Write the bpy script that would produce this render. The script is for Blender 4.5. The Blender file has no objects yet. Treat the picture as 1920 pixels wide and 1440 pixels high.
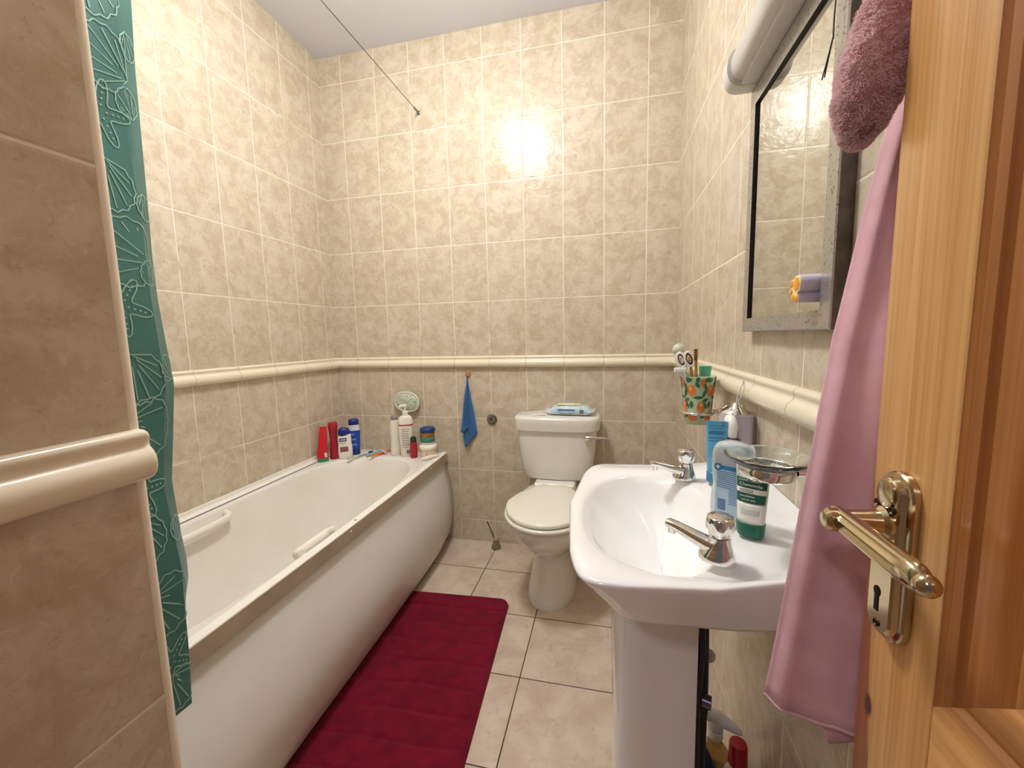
import bpy, bmesh, math, random
from mathutils import Vector, Matrix, noise
random.seed(4)
SC = bpy.context.scene
COL = SC.collection
PI = math.pi
W, H = 1.8835, 2.6964          # room width (x), height (z); back wall y = 0, left wall x = 0
STUB_X, STUB_Y = 1.012, -1.782  # nib wall closing the bath alcove at the near end
YF = -2.62                     # doorway plane

# ------------------------------------------------------------------ materials
def srgb(c):
    if isinstance(c, str):
        c = [int(c[i:i + 2], 16) / 255 for i in (0, 2, 4)]
    return tuple((x / 12.92 if x <= .04045 else ((x + .055) / 1.055) ** 2.4) for x in c) + (1,)

class N:
    """small node helper"""
    def __init__(s, name):
        s.m = bpy.data.materials.new(name); s.m.use_nodes = True
        s.t = s.m.node_tree; s.b = s.t.nodes['Principled BSDF']
    def n(s, kind, **kw):
        x = s.t.nodes.new(kind)
        for k, v in kw.items(): setattr(x, k, v)
        return x
    def put(s, sock, v):
        if isinstance(v, bpy.types.NodeSocket): s.t.links.new(v, sock)
        elif v is not None: sock.default_value = v
    def math(s, op, a, b=None, c=None, clamp=False):
        x = s.n('ShaderNodeMath', operation=op, use_clamp=clamp)
        for i, v in enumerate((a, b, c)): s.put(x.inputs[i], v)
        return x.outputs[0]
    def mix(s, f, a, b, blend='MIX'):
        x = s.n('ShaderNodeMix', data_type='RGBA', blend_type=blend)
        s.put(x.inputs[0], f); s.put(x.inputs[6], a); s.put(x.inputs[7], b)
        return x.outputs[2]
    def pos(s):
        g = s.n('ShaderNodeNewGeometry'); return g.outputs['Position']
    def obj(s):
        return s.n('ShaderNodeTexCoord').outputs['Object']
    def sep(s, v):
        x = s.n('ShaderNodeSeparateXYZ'); s.put(x.inputs[0], v); return x.outputs
    def comb(s, x, y, z):
        c = s.n('ShaderNodeCombineXYZ')
        for i, v in enumerate((x, y, z)): s.put(c.inputs[i], v)
        return c.outputs[0]
    def noise(s, v, scale, detail=4, rough=.55, dist=0):
        x = s.n('ShaderNodeTexNoise'); s.put(x.inputs['Vector'], v)
        x.inputs['Scale'].default_value = scale; x.inputs['Detail'].default_value = detail
        x.inputs['Roughness'].default_value = rough; x.inputs['Distortion'].default_value = dist
        return x.outputs[0]
    def rng(s, v, a, b, c=0, d=1, smooth=True):
        x = s.n('ShaderNodeMapRange', interpolation_type='SMOOTHSTEP' if smooth else 'LINEAR')
        s.put(x.inputs[0], v)
        for i, q in enumerate((a, b, c, d)): x.inputs[i + 1].default_value = q
        return x.outputs[0]
    def scale(s, v, k):
        x = s.n('ShaderNodeVectorMath', operation='MULTIPLY'); s.put(x.inputs[0], v); x.inputs[1].default_value = k
        return x.outputs[0]
    def bump(s, h, strength=.3, dist=.002):
        x = s.n('ShaderNodeBump'); x.inputs['Strength'].default_value = strength
        x.inputs['Distance'].default_value = dist; s.put(x.inputs['Height'], h)
        s.t.links.new(x.outputs[0], s.b.inputs['Normal'])
    def set(s, **kw):
        for k, v in kw.items(): s.put(s.b.inputs[k.replace('_', ' ')], v)
        return s

MATS = {}
def M(name, col='ffffff', rough=.4, metal=0, col2=None, nscale=30, bump=0, bscale=200, bdist=.001, trans=0, ior=1.45, coat=0, spec=.5, sss=0, alpha=1):
    if name in MATS: return MATS[name]
    n = N(name); p = None
    n.set(Base_Color=srgb(col), Roughness=rough, Metallic=metal, IOR=ior)
    n.b.inputs['Specular IOR Level'].default_value = spec
    if trans: n.b.inputs['Transmission Weight'].default_value = trans
    if coat: n.b.inputs['Coat Weight'].default_value = coat; n.b.inputs['Coat Roughness'].default_value = .08
    p = n.obj()
    if col2 is None and not (trans or metal): col2 = col
    if col2 is not None:
        f = n.noise(p, nscale, 4)
        n.set(Base_Color=n.mix(n.rng(f, .3, .7), srgb(col), srgb(col2)))
    if bump: n.bump(n.noise(p, bscale, 3), bump, bdist)
    if alpha < 1: n.b.inputs['Alpha'].default_value = alpha
    MATS[name] = n.m
    return n.m

def tile_mat(name, axis, uoff, c1='d3c8b4', c2='c0b199', grout='ebe3d2', relief=1.0):
    n = N(name)
    p = n.pos(); s = n.sep(p)
    u = n.math('DIVIDE', n.math('SUBTRACT', s[axis], uoff), .2)
    up = n.math('GREATER_THAN', s[2], 1.03)
    va = n.math('DIVIDE', n.math('SUBTRACT', s[2], 1.3561), .29956)
    vb = n.math('DIVIDE', n.math('SUBTRACT', s[2], .7199), .2957)
    v = n.math('ADD', n.math('MULTIPLY', va, up), n.math('MULTIPLY', vb, n.math('SUBTRACT', 1, up)))
    wob = n.math('MULTIPLY', n.math('SUBTRACT', n.noise(p, 9, 2), .5), .0016)
    du = n.math('MULTIPLY', n.math('PINGPONG', u, .5), .2)
    dv = n.math('MULTIPLY', n.math('PINGPONG', v, .5), .2996)
    d = n.math('ADD', n.math('MINIMUM', du, dv), wob)
    g = n.rng(d, .0011, .0022, 1, 0)
    edge = n.rng(d, .0012, .006, 0, 1)
    cell = n.comb(n.math('FLOOR', u), n.math('FLOOR', v), axis)
    wn = n.n('ShaderNodeTexWhiteNoise'); n.put(wn.inputs[0], cell)
    # every tile samples another patch of the stone print
    off = n.n('ShaderNodeVectorMath', operation='ADD'); n.put(off.inputs[0], p)
    n.put(off.inputs[1], n.scale(wn.outputs['Color'], (3, 3, 3)))
    q = off.outputs[0]
    f1 = n.noise(q, 17, 6, .65, .5); f2 = n.noise(q, 62, 5, .65, 1.)
    base = n.mix(n.rng(f1, .36, .66), srgb(c1), srgb(c2))
    base = n.mix(n.math('MULTIPLY', n.rng(f2, .55, .72), .55), base, srgb('a99579'))
    base = n.mix(n.math('MULTIPLY', n.rng(f2, .44, .3), .45), base, srgb('e6dccb'))
    base = n.mix(n.math('MULTIPLY', wn.outputs['Value'], .10), base, srgb('ac9a80'))
    gd = n.rng(n.noise(p, 2.3, 3), .56, .68, 0, .75)
    gc = n.mix(n.math('MULTIPLY', gd, n.rng(n.noise(p, 21, 2), .35, .6)), srgb(grout), srgb('8d745c'))
    n.set(Base_Color=n.mix(g, base, gc))
    n.set(Roughness=n.mix(g, (.17, .17, .17, 1), (.8, .8, .8, 1)))
    vo = n.noise(q, 16, 4, .6, 2.2)
    n.b.inputs['Specular IOR Level'].default_value = .25
    h = n.math('ADD', n.math('MULTIPLY', edge, .55), n.math('MULTIPLY', n.math('ADD', n.rng(vo, .35, .68), n.math('MULTIPLY', f2, .35)), .34 * relief))
    n.bump(h, .45, .0024)
    return n.m

def floor_mat():
    n = N('floor_tiles'); p = n.pos(); s = n.sep(p); T = .3106
    u = n.math('DIVIDE', n.math('SUBTRACT', s[0], .9561), T); v = n.math('DIVIDE', n.math('ADD', s[1], .2701), T)
    d = n.math('MULTIPLY', n.math('MINIMUM', n.math('PINGPONG', u, .5), n.math('PINGPONG', v, .5)), T)
    d = n.math('ADD', d, n.math('MULTIPLY', n.math('SUBTRACT', n.noise(p, 14, 2), .5), .0012))
    g = n.rng(d, .0015, .0024, 1, 0)
    wn = n.n('ShaderNodeTexWhiteNoise'); n.put(wn.inputs[0], n.comb(n.math('FLOOR', u), n.math('FLOOR', v), 5.))
    off = n.n('ShaderNodeVectorMath', operation='ADD'); n.put(off.inputs[0], p); n.put(off.inputs[1], n.scale(wn.outputs['Color'], (3, 3, 3)))
    q = off.outputs[0]
    f1 = n.noise(q, 9, 5, .6, .4); f2 = n.noise(q, 26, 5, .65, 1.)
    c = n.mix(n.rng(f1, .35, .65), srgb('d3c3b0'), srgb('c2ae9a'))
    c = n.mix(n.math('MULTIPLY', n.rng(f2, .55, .75), .6), c, srgb('a58b75'))
    n.set(Base_Color=n.mix(g, c, srgb('4a3a30')), Roughness=n.mix(g, (.3, .3, .3, 1), (.9, .9, .9, 1)))
    n.bump(n.math('ADD', n.math('MULTIPLY', n.rng(d, .0015, .005), .6), n.math('MULTIPLY', f2, .3)), .4, .002)
    return n.m

def wood_mat(name, c1='dba868', c2='c69250', dark='8a4a1e', axis=2, band=False, rough=.32, seed=0.):
    n = N(name); p = n.pos(); s = n.sep(p)
    k = [58, 58, 58]; k[axis] = 1.3
    off = n.n('ShaderNodeVectorMath', operation='ADD'); n.put(off.inputs[0], n.scale(p, tuple(k))); off.inputs[1].default_value = (seed, seed * 2, seed * .7)
    f = n.noise(off.outputs[0], 1.6, 4, .5, 1.0)
    fine = n.noise(n.scale(off.outputs[0], (7, 7, 1.6)), 1.5, 2)
    c = n.mix(n.rng(f, .3, .7), srgb(c1), srgb(c2))
    w = n.n('ShaderNodeTexWave', wave_type='BANDS', bands_direction='Y')
    n.put(w.inputs['Vector'], off.outputs[0]); w.inputs['Scale'].default_value = .9; w.inputs['Distortion'].default_value = 3.5; w.inputs['Detail'].default_value = 2
    c = n.mix(n.math('MULTIPLY', n.rng(w.outputs['Fac'], .6, 1.), .10), c, srgb(dark))
    c = n.mix(n.math('MULTIPLY', n.rng(fine, .45, .75), .16), c, srgb(dark))
    if band:   # heartwood stripe along the opening edge, wider towards the foot
        wid = n.rng(s[2], 1.12, .62, -.004, .034, False)
        d = n.math('SUBTRACT', -1.7265, s[1])
        fz = n.math('SUBTRACT', wid, n.math('ADD', d, n.math('MULTIPLY', n.math('SUBTRACT', f, .5), .012)))
        c = n.mix(n.math('MULTIPLY', n.rng(fz, -.001, .003), n.rng(fine, .1, .6, .55, 1)), c, srgb('8c4c22'))
        kn = n.n('ShaderNodeVectorMath', operation='DISTANCE'); n.put(kn.inputs[0], n.scale(p, (1, 1, .5))); kn.inputs[1].default_value = (1.79, -1.7435, 0.8195 / 2)
        c = n.mix(n.rng(kn.outputs['Value'], .0075, .003), c, srgb('4a2410'))
    n.set(Base_Color=c, Roughness=rough)
    n.b.inputs['Coat Weight'].default_value = .25; n.b.inputs['Coat Roughness'].default_value = .15
    n.bump(fine, .08, .001)
    return n.m

def fabric_mat(name, c1, c2, scale=900, strength=.5, sheen=.4, rough=.95, dist=.001):
    n = N(name); p = n.obj()
    n.set(Base_Color=n.mix(n.rng(n.noise(p, 25, 4), .3, .7), srgb(c1), srgb(c2)), Roughness=rough)
    n.b.inputs['Sheen Weight'].default_value = sheen; n.b.inputs['Sheen Roughness'].default_value = .5
    n.b.inputs['Specular IOR Level'].default_value = .15
    n.bump(n.noise(p, scale, 3, .7), strength, dist)
    return n.m

def translucent(m, f):
    t = m.node_tree; out = next(n for n in t.nodes if n.type == 'OUTPUT_MATERIAL'); b = t.nodes['Principled BSDF']
    tr = t.nodes.new('ShaderNodeBsdfTranslucent'); mx = t.nodes.new('ShaderNodeMixShader'); mx.inputs[0].default_value = f
    t.links.new(b.inputs['Base Color'].links[0].from_socket, tr.inputs['Color'])
    t.links.new(b.outputs[0], mx.inputs[1]); t.links.new(tr.outputs[0], mx.inputs[2]); t.links.new(mx.outputs[0], out.inputs['Surface'])
    return m

def speckle_mat(name, c1, c2, scale, a, b, rough=.3, metal=.8):
    n = N(name); p = n.obj()
    f = n.rng(n.noise(p, scale, 6, .7, .6), a, b)
    n.set(Base_Color=n.mix(f, srgb(c1), srgb(c2)), Metallic=n.mix(f, (metal,) * 3 + (1,), (0, 0, 0, 1)), Roughness=n.mix(f, (rough,) * 3 + (1,), (.8, .8, .8, 1)))
    n.bump(f, -.3, .0006)
    return n.m

# ------------------------------------------------------------------ mesh builder (world coordinates)
class MB:
    def __init__(s): s.v = []; s.f = []; s.mi = []; s.cur = 0
    def add(s, vs, fs):
        o = len(s.v); s.v += [Vector(v) for v in vs]
        for f in fs: s.f.append([i + o for i in f]); s.mi.append(s.cur)
        return s
    def box(s, a, b, bev=0, seg=2):
        bm = bmesh.new(); bmesh.ops.create_cube(bm, size=1)
        c = [(x + y) / 2 for x, y in zip(a, b)]; d = [abs(y - x) for x, y in zip(a, b)]
        for v in bm.verts: v.co = Vector([c[i] + v.co[i] * d[i] for i in range(3)])
        if bev: bmesh.ops.bevel(bm, geom=bm.edges[:], offset=bev, segments=seg, profile=.5, affect='EDGES')
        return s.bm(bm)
    def bm(s, bm, mat=None):
        bm.verts.index_update()
        s.add([(mat @ v.co if mat else v.co.copy()) for v in bm.verts], [[v.index for v in f.verts] for f in bm.faces]); bm.free(); return s
    def loft(s, rings, closed=True, cap0=True, cap1=True):
        n = len(rings[0]); vs = [p for r in rings for p in r]; fs = []
        m = n if closed else n - 1
        for i in range(len(rings) - 1):
            for j in range(m):
                k = (j + 1) % n
                fs.append([i * n + j, i * n + k, (i + 1) * n + k, (i + 1) * n + j])
        if closed and cap0: fs.append(list(range(n))[::-1])
        if closed and cap1: fs.append([(len(rings) - 1) * n + j for j in range(n)])
        return s.add(vs, fs)
    def lathe(s, prof, loc=(0, 0, 0), n=32, sx=1, sy=1, mat=None, cap=True):
        rings = []
        for r, z in prof:
            ring = [Vector((r * sx * math.cos(2 * PI * j / n), r * sy * math.sin(2 * PI * j / n), z)) for j in range(n)]
            if mat: ring = [mat @ p for p in ring]
            rings.append([p + Vector(loc) for p in ring])
        return s.loft(rings, True, cap, cap)
    def tube(s, path, r, n=10, flat=1.0, caps=True):
        path = [Vector(p) for p in path]; rings = []; up = None
        for i, p in enumerate(path):
            t = (path[min(i + 1, len(path) - 1)] - path[max(i - 1, 0)]).normalized()
            if up is None:
                a = Vector((0, 0, 1)) if abs(t.z) < .9 else Vector((1, 0, 0)); up = (a - t * a.dot(t)).normalized()
            else: up = (up - t * up.dot(t)).normalized()
            b = t.cross(up); rr = r[i] if isinstance(r, (list, tuple)) else r
            rings.append([p + up * rr * flat * math.cos(2 * PI * j / n) + b * rr * math.sin(2 * PI * j / n) for j in range(n)])
        return s.loft(rings, True, caps, caps)
    def sphere(s, c, r, n=20, sx=1, sy=1, sz=1):
        bm = bmesh.new(); bmesh.ops.create_uvsphere(bm, u_segments=n, v_segments=max(8, n // 2), radius=r)
        return s.bm(bm, Matrix.Translation(c) @ Matrix.Diagonal((sx, sy, sz, 1)))
    def prism(s, poly, a, b):
        """poly = list of 3D points, extruded by vector a->b offset"""
        o = Vector(b) - Vector(a); n = len(poly)
        vs = [Vector(p) for p in poly] + [Vector(p) + o for p in poly]
        fs = [list(range(n))[::-1], [n + i for i in range(n)]] + [[i, (i + 1) % n, n + (i + 1) % n, n + i] for i in range(n)]
        return s.add(vs, fs)
    def grid(s, rows):
        return s.loft(rows, closed=False)
    def xform(s, m, start=0):
        for i in range(start, len(s.v)): s.v[i] = m @ s.v[i]
        return s

LOC = {}
XF = [None]      # optional placement applied to what is being built
def link(name, mb, mats, parent=None, smooth=True, ang=.7, thick=0, sub=0):
    if XF[0]: mb.xform(XF[0])
    vs = mb.v
    if parent is None:
        xs = [v.x for v in vs]; ys = [v.y for v in vs]; zs = [v.z for v in vs]
        loc = Vector(((min(xs) + max(xs)) / 2, (min(ys) + max(ys)) / 2, min(zs)))
    else: loc = LOC[parent]
    me = bpy.data.meshes.new(name); me.from_pydata([v - loc for v in vs], [], mb.f)
    if not isinstance(mats, (list, tuple)): mats = [mats]
    for m in mats: me.materials.append(m)
    if len(mats) > 1: me.polygons.foreach_set('material_index', mb.mi)
    bm = bmesh.new(); bm.from_mesh(me); bmesh.ops.recalc_face_normals(bm, faces=bm.faces[:]); bm.to_mesh(me); bm.free()
    if smooth:
        me.shade_smooth(); me.set_sharp_from_angle(angle=ang)
    me.update()
    o = bpy.data.objects.new(name, me); COL.objects.link(o)
    if parent is None: o.location = loc
    else: o.parent = parent
    LOC[o] = loc
    if thick:
        md = o.modifiers.new('thickness', 'SOLIDIFY'); md.thickness = thick; md.offset = 0
    if sub:
        md = o.modifiers.new('smooth', 'SUBSURF'); md.levels = sub; md.render_levels = sub
    return o
def tag(o, label, cat, group=None):
    o['label'] = label; o['category'] = cat
    if group: o['group'] = group
    return o
def thing(name, loc, label, cat, group=None):
    if XF[0]: loc = XF[0] @ Vector(loc)
    o = bpy.data.objects.new(name, None); COL.objects.link(o); o.location = loc; o.empty_display_size = .05
    LOC[o] = Vector(loc); return tag(o, label, cat, group)
def struct(name, mb, m, **k):
    o = link(name, mb, m, **k); o['kind'] = 'structure'; return o
def text(name, body, size, origin, xdir, ydir, m, parent, align='CENTER', ext=.0002):
    c = bpy.data.curves.new(name, 'FONT'); c.body = body; c.size = size; c.align_x = align; c.align_y = 'CENTER'; c.extrude = ext; c.resolution_u = 3
    o = bpy.data.objects.new(name + '_curve', c); COL.objects.link(o); bpy.context.view_layer.update()
    me = o.evaluated_get(bpy.context.evaluated_depsgraph_get()).to_mesh()
    X = Vector(xdir).normalized(); Y = Vector(ydir).normalized(); Z = X.cross(Y)
    mb = MB(); mb.add([Vector(origin) + X * v.co.x + Y * v.co.y + Z * v.co.z for v in me.vertices], [list(p.vertices) for p in me.polygons])
    o.to_mesh_clear(); bpy.data.objects.remove(o); bpy.data.curves.remove(c)
    return link(name, mb, m, parent, smooth=False)
def smoothstep(a, b, x):
    t = max(0, min(1, (x - a) / (b - a))); return t * t * (3 - 2 * t)
def lerp(a, b, t): return a + (b - a) * t
def interp(tab, x):
    """tab: list of (x, value) sorted by x"""
    if x <= tab[0][0]: return tab[0][1]
    for (a, va), (b, vb) in zip(tab, tab[1:]):
        if x <= b:
            t = (x - a) / (b - a)
            return tuple(lerp(p, q, t) for p, q in zip(va, vb)) if isinstance(va, tuple) else lerp(va, vb, t)
    return tab[-1][1]
def super_ring(cx, cy, a, b, z, n=64, e=2.5, e2=None):
    out = []
    for j in range(n):
        t = 2 * PI * j / n; c, s_ = math.cos(t), math.sin(t)
        out.append(Vector((cx + a * math.copysign(abs(c) ** (2 / e), c), cy + b * math.copysign(abs(s_) ** (2 / e), s_), z)))
    return out

# shared materials
ceram = M('white_ceramic', 'f1f0ee', .12, coat=.6, col2='f3f2f0', nscale=6)
ceram_pan = M('aged_ceramic', 'e2e0d8', .14, coat=.5, col2='e7e4dc', nscale=6)
acryl = M('bath_acrylic', 'ebe8e1', .2, col2='e7e3da', nscale=5, coat=.3)
panelm = M('bath_panel_plastic', 'dcd9d4', .38, col2='d7d3cd', nscale=4)
plast = M('white_plastic', 'f0ece4', .35)
chrome = M('chrome', 'e4e2de', .07, 1)
nickel = M('satin_nickel', 'c4b494', .16, 1)
cream = M('cream_glaze', 'ead7b0', .2, col2='e4cfa6', nscale=8, coat=.3)
blackrub = M('black_rubber', '15141a', .4)
greypl = M('grey_plastic', '8b8780', .4)
red = M('red_plastic', 'b5172c', .35); redd = M('dark_red_plastic', '9c1a2b', .35)
navy = M('navy_plastic', '1b2a7a', .35); blue = M('blue_plastic', '2146a8', .35)
ink = M('dark_ink', '2a2a30', .6); inkb = M('blue_ink', '2f6fae', .6); inkg = M('grey_ink', '8a8a86', .6)

# ------------------------------------------------------------------ room shell
tb = tile_mat('wall_tiles_back', 0, .1369); tl = tile_mat('wall_tiles_left', 1, -.0925); tr = tile_mat('wall_tiles_right', 1, -.149)
ts = tile_mat('wall_tiles_nib', 1, -1.935, relief=.4)
struct('wall_back', MB().box((-.12, 0, -.05), (W + .12, .12, H + .05)), tb, smooth=False)
struct('wall_left', MB().box((-.12, YF, -.05), (0, 0, H + .05)), tl, smooth=False)
struct('wall_right', MB().box((W, YF, -.05), (W + .12, 0, H + .05)), tr, smooth=False)
struct('wall_nib', MB().box((0, YF, -.02), (STUB_X, STUB_Y, H + .02)), ts, smooth=False)
plaster = M('painted_plaster', 'd9cdbb', .8)
struct('wall_front', MB().box((STUB_X, YF - .1, 2.06), (W, YF, H + .02)).box((1.845, YF - .1, 0), (W, YF, 2.06)), plaster, smooth=False)
struct('floor', MB().box((0, -4.2, -.05), (W, 0, 0)), floor_mat(), smooth=False)
struct('ceiling', MB().box((0, YF, H), (W, 0, H + .05)), M('ceiling_paint', 'e0e4f0', .85), smooth=False)

# dado rail pieces, extruded along each wall
PROF = [(0, 1.0625), (.006, 1.0622), (.011, 1.060), (.0135, 1.0565), (.0135, 1.053), (.012, 1.0495), (.0112, 1.046), (.0125, 1.042), (.016, 1.039),
        (.0205, 1.035), (.0235, 1.030), (.0248, 1.024), (.0245, 1.017), (.022, 1.010), (.017, 1.005), (.010, 1.0015), (.004, 1.0), (0, 1.0)]
def dado_mat(name, axis, off):
    n = N(name); s = n.sep(n.pos())
    d = n.math('MULTIPLY', n.math('PINGPONG', n.math('DIVIDE', n.math('SUBTRACT', s[axis], off), .2), .5), .2)
    g = n.rng(d, .0006, .0016, 1, 0)
    n.set(Base_Color=n.mix(n.math('MULTIPLY', g, .7), srgb('e9dfc8'), srgb('9a8a70')), Roughness=.22)
    n.bump(n.rng(d, .0006, .003), .5, .0015); return n.m
def dado(name, p0, p1, nrm, m, endcap=0):
    d = (Vector(p1) - Vector(p0)); L = d.length; d.normalize(); mb = MB(); rings = []
    steps = [0, L]
    for s_ in steps: rings.append([Vector(p0) + d * s_ + Vector(nrm) * a + Vector((0, 0, z)) for a, z in PROF])
    if endcap:   # rounded return end at p0
        pre = []
        for k in range(6, 0, -1):
            t = k / 6; sc = math.sqrt(max(0, 1 - t * t)) * .9 + .1
            pre.append([Vector(p0) - d * endcap * t + Vector(nrm) * a * sc + Vector((0, 0, 1.031 + (z - 1.031) * (sc * .35 + .65))) for a, z in PROF])
        rings = pre + rings
    mb.loft(rings)
    return struct(name, mb, m, ang=1.0)
dado('trim_1', (0, 0, 0), (W, 0, 0), (0, -1, 0), dado_mat('dado_back', 0, .1369))
dado('trim_2', (0, 0, 0), (0, STUB_Y, 0), (1, 0, 0), dado_mat('dado_left', 1, -.0925))
dado('trim_3', (W, YF, 0), (W, 0, 0), (-1, 0, 0), dado_mat('dado_right', 1, -.149))
dado('trim_4', (STUB_X, STUB_Y, 0), (STUB_X, YF, 0), (1, 0, 0), dado_mat('dado_nib', 1, -1.935), endcap=.012)
# plastic corner bead on the nib wall
def bead():
    mb = MB()
    for z0, z1 in ((0, 1.003), (1.0615, H)):
        rings = []
        for z in (z0, z1):
            rings.append([Vector((STUB_X - .0085 + .0095 * math.cos(t), STUB_Y - .0005 + .0095 * math.sin(t), z)) for t in [PI * 2 * k / 20 for k in range(20)]])
        mb.loft(rings)
    return mb
struct('trim_5', bead(), M('corner_bead_plastic', 'f4ecdc', .4))

# ------------------------------------------------------------------ bath
def fall(y): return .010 * y
def bath():
    t = thing('bathtub', (.35, -.85, 0), 'long white bathtub with plain front panel along the left tiled wall', 'bathtub')
    YB, YN = -.004, -1.776
    def outx(y): return .664 + .010 * math.sin(PI * min(1, -y / 1.75))
    n = 96
    def outer(z, inset=0):
        r = []
        for p in super_ring(.335, (YB + YN) / 2, .335, (YB - YN) / 2, 0, n, 40):
            y = max(YN + inset, min(YB - inset, p.y)); x = p.x
            fx = (x / .67); x = .0015 + inset + fx * (outx(y) - .0015 - 2 * inset)
            r.append(Vector((x, y, z + fall(y))))
        return r
    def inner(z, x0, x1, y0, y1, e=3.6):
        return [Vector((p.x, p.y, p.z + fall(p.y))) for p in super_ring((x0 + x1) / 2, (y0 + y1) / 2, (x1 - x0) / 2, abs(y1 - y0) / 2, z, n, e)]
    mb = MB()
    mb.loft([outer(.470, .012), outer(.472, .002), outer(.478), outer(.510), outer(.515, .003), outer(.5165, .008),
             inner(.5163, .040, .642, -.135, -1.66, 3.4), inner(.5135, .046, .637, -.145, -1.655, 3.3), inner(.505, .050, .633, -.153, -1.65, 3.2),
             inner(.45, .062, .622, -.175, -1.63, 3.2), inner(.35, .085, .60, -.225, -1.60, 3.1), inner(.25, .11, .575, -.275, -1.56, 3.1), inner(.17, .14, .545, -.33, -1.50, 3.1),
             inner(.135, .18, .505, -.40, -1.44, 3.), inner(.125, .25, .43, -.52, -1.3, 3.)], cap0=False, cap1=True)
    link('tub_shell', mb, acryl, t, ang=.9)
    # front panel: bowed sheet from floor to under the rim
    rows = []
    prof = [(-.012, .03), (-.002, .04), (.014, .10), (.024, .17), (.027, .23), (.022, .30), (.010, .37), (-.004, .42), (-.012, .462), (-.02, .466)]
    for k in range(25):
        y = lerp(-.006, YN, k / 24)
        g = .024 * smoothstep(0, .28, -y) - .026 * y / 1.3
        rows.append([Vector((outx(y) + d + g * smoothstep(.46, .16, z), y, z + fall(y) * min(1, z / .4))) for d, z in prof])
    mb = MB().loft(rows, closed=False)
    link('front_panel', mb, panelm, t, ang=.9, thick=.004)
    # kick space behind the panel
    link('plinth', MB().box((.55, YN, 0), (.642, -.006, .05)), M('plinth_dark', '3a3430', .8), t, smooth=False)
    # edge strip with screw heads on the rim
    st = MB()
    rows = []
    for k in range(25):
        y = lerp(-.01, YN, k / 24); x = outx(y)
        rows.append([Vector((x - .026, y, .5172 + fall(y))), Vector((x - .026, y, .5192 + fall(y))), Vector((x + .001, y, .5192 + fall(y))), Vector((x + .0025, y, .517 + fall(y))), Vector((x + .0025, y, .476 + fall(y))), Vector((x + .0005, y, .476 + fall(y)))])
    st.loft(rows)
    fa = MB().loft([[Vector((outx(y) + d, y, z + fall(y))) for d, z in ((.0025, .5165), (.0040, .5165), (.0040, .470), (.0025, .470))] for y in [lerp(-.012, YN, k / 24) for k in range(25)]])
    link('fascia', fa, M('fascia_taupe', 'b8aa97', .35, col2='aa9c89', nscale=6), t, ang=.5)
    s = link('edge_strip', st, M('edge_strip_plastic', 'f3f1ea', .3), t, ang=.5)
    for y in (-.88, -.19):
        link('screw', MB().lathe([(.0035, 0), (.0035, .001), (.002, .0016), (.0, .0016)], (outx(y) - .012, y, .5192 + fall(y)), 12), ink, s)
        link('screw_cap', MB().sphere((outx(y - .05) + .003, y - .05, .502 + fall(y)), .005, 12, sx=.5), plast, s)
    # moulded twin grips
    def grip(name, x, s_, y0, y1, z):
        yb = lerp(y0, y1, .12); ya = lerp(y0, y1, .88)
        pts = [(x - s_ * .035, y0 + .004, z + .012), (x - s_ * .008, y0, z + .006), (x, yb, z), (x + s_ * .002, (y0 + y1) / 2, z), (x, ya, z), (x - s_ * .008, y1, z + .006), (x - s_ * .035, y1 - .004, z + .012)]
        # resample smooth
        P = []
        for i in range(len(pts) - 1):
            for k in range(4): P.append(Vector(pts[i]).lerp(Vector(pts[i + 1]), k / 4))
        P.append(Vector(pts[-1]))
        for _ in range(3): P = [P[0]] + [(P[i - 1] + P[i] * 2 + P[i + 1]) / 4 for i in range(1, len(P) - 1)] + [P[-1]]
        link(name, MB().tube(P, .0125, 14, flat=1.35), plast, t)
    grip('grip_handle', .090, 1, -.865, -1.13, .470)
    grip('grip_handle', .592, -1, -.945, -1.105, .486)
    # bath seal along the left wall
    sp = MB()
    pr = [(0, .515), (.026, .517), (.027, .5195), (.010, .524), (.007, .528), (.006, .541), (0, .542)]
    sp.loft([[Vector((d + .001, y, z + fall(y))) for d, z in pr] for y in (-.004, YN)])
    link('bath_seal', sp, M('seal_plastic', 'f2eee4', .35), t, ang=.5)
    ln = MB().loft([[Vector((d, y, z + fall(y))) for d, z in ((.027, .5166), (.0305, .5166), (.0305, .5182), (.027, .5186))] for y in (-.01, YN)])
    link('seal_joint', ln, M('joint_dark', '55565e', .7), t, smooth=False)
bath()

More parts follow.
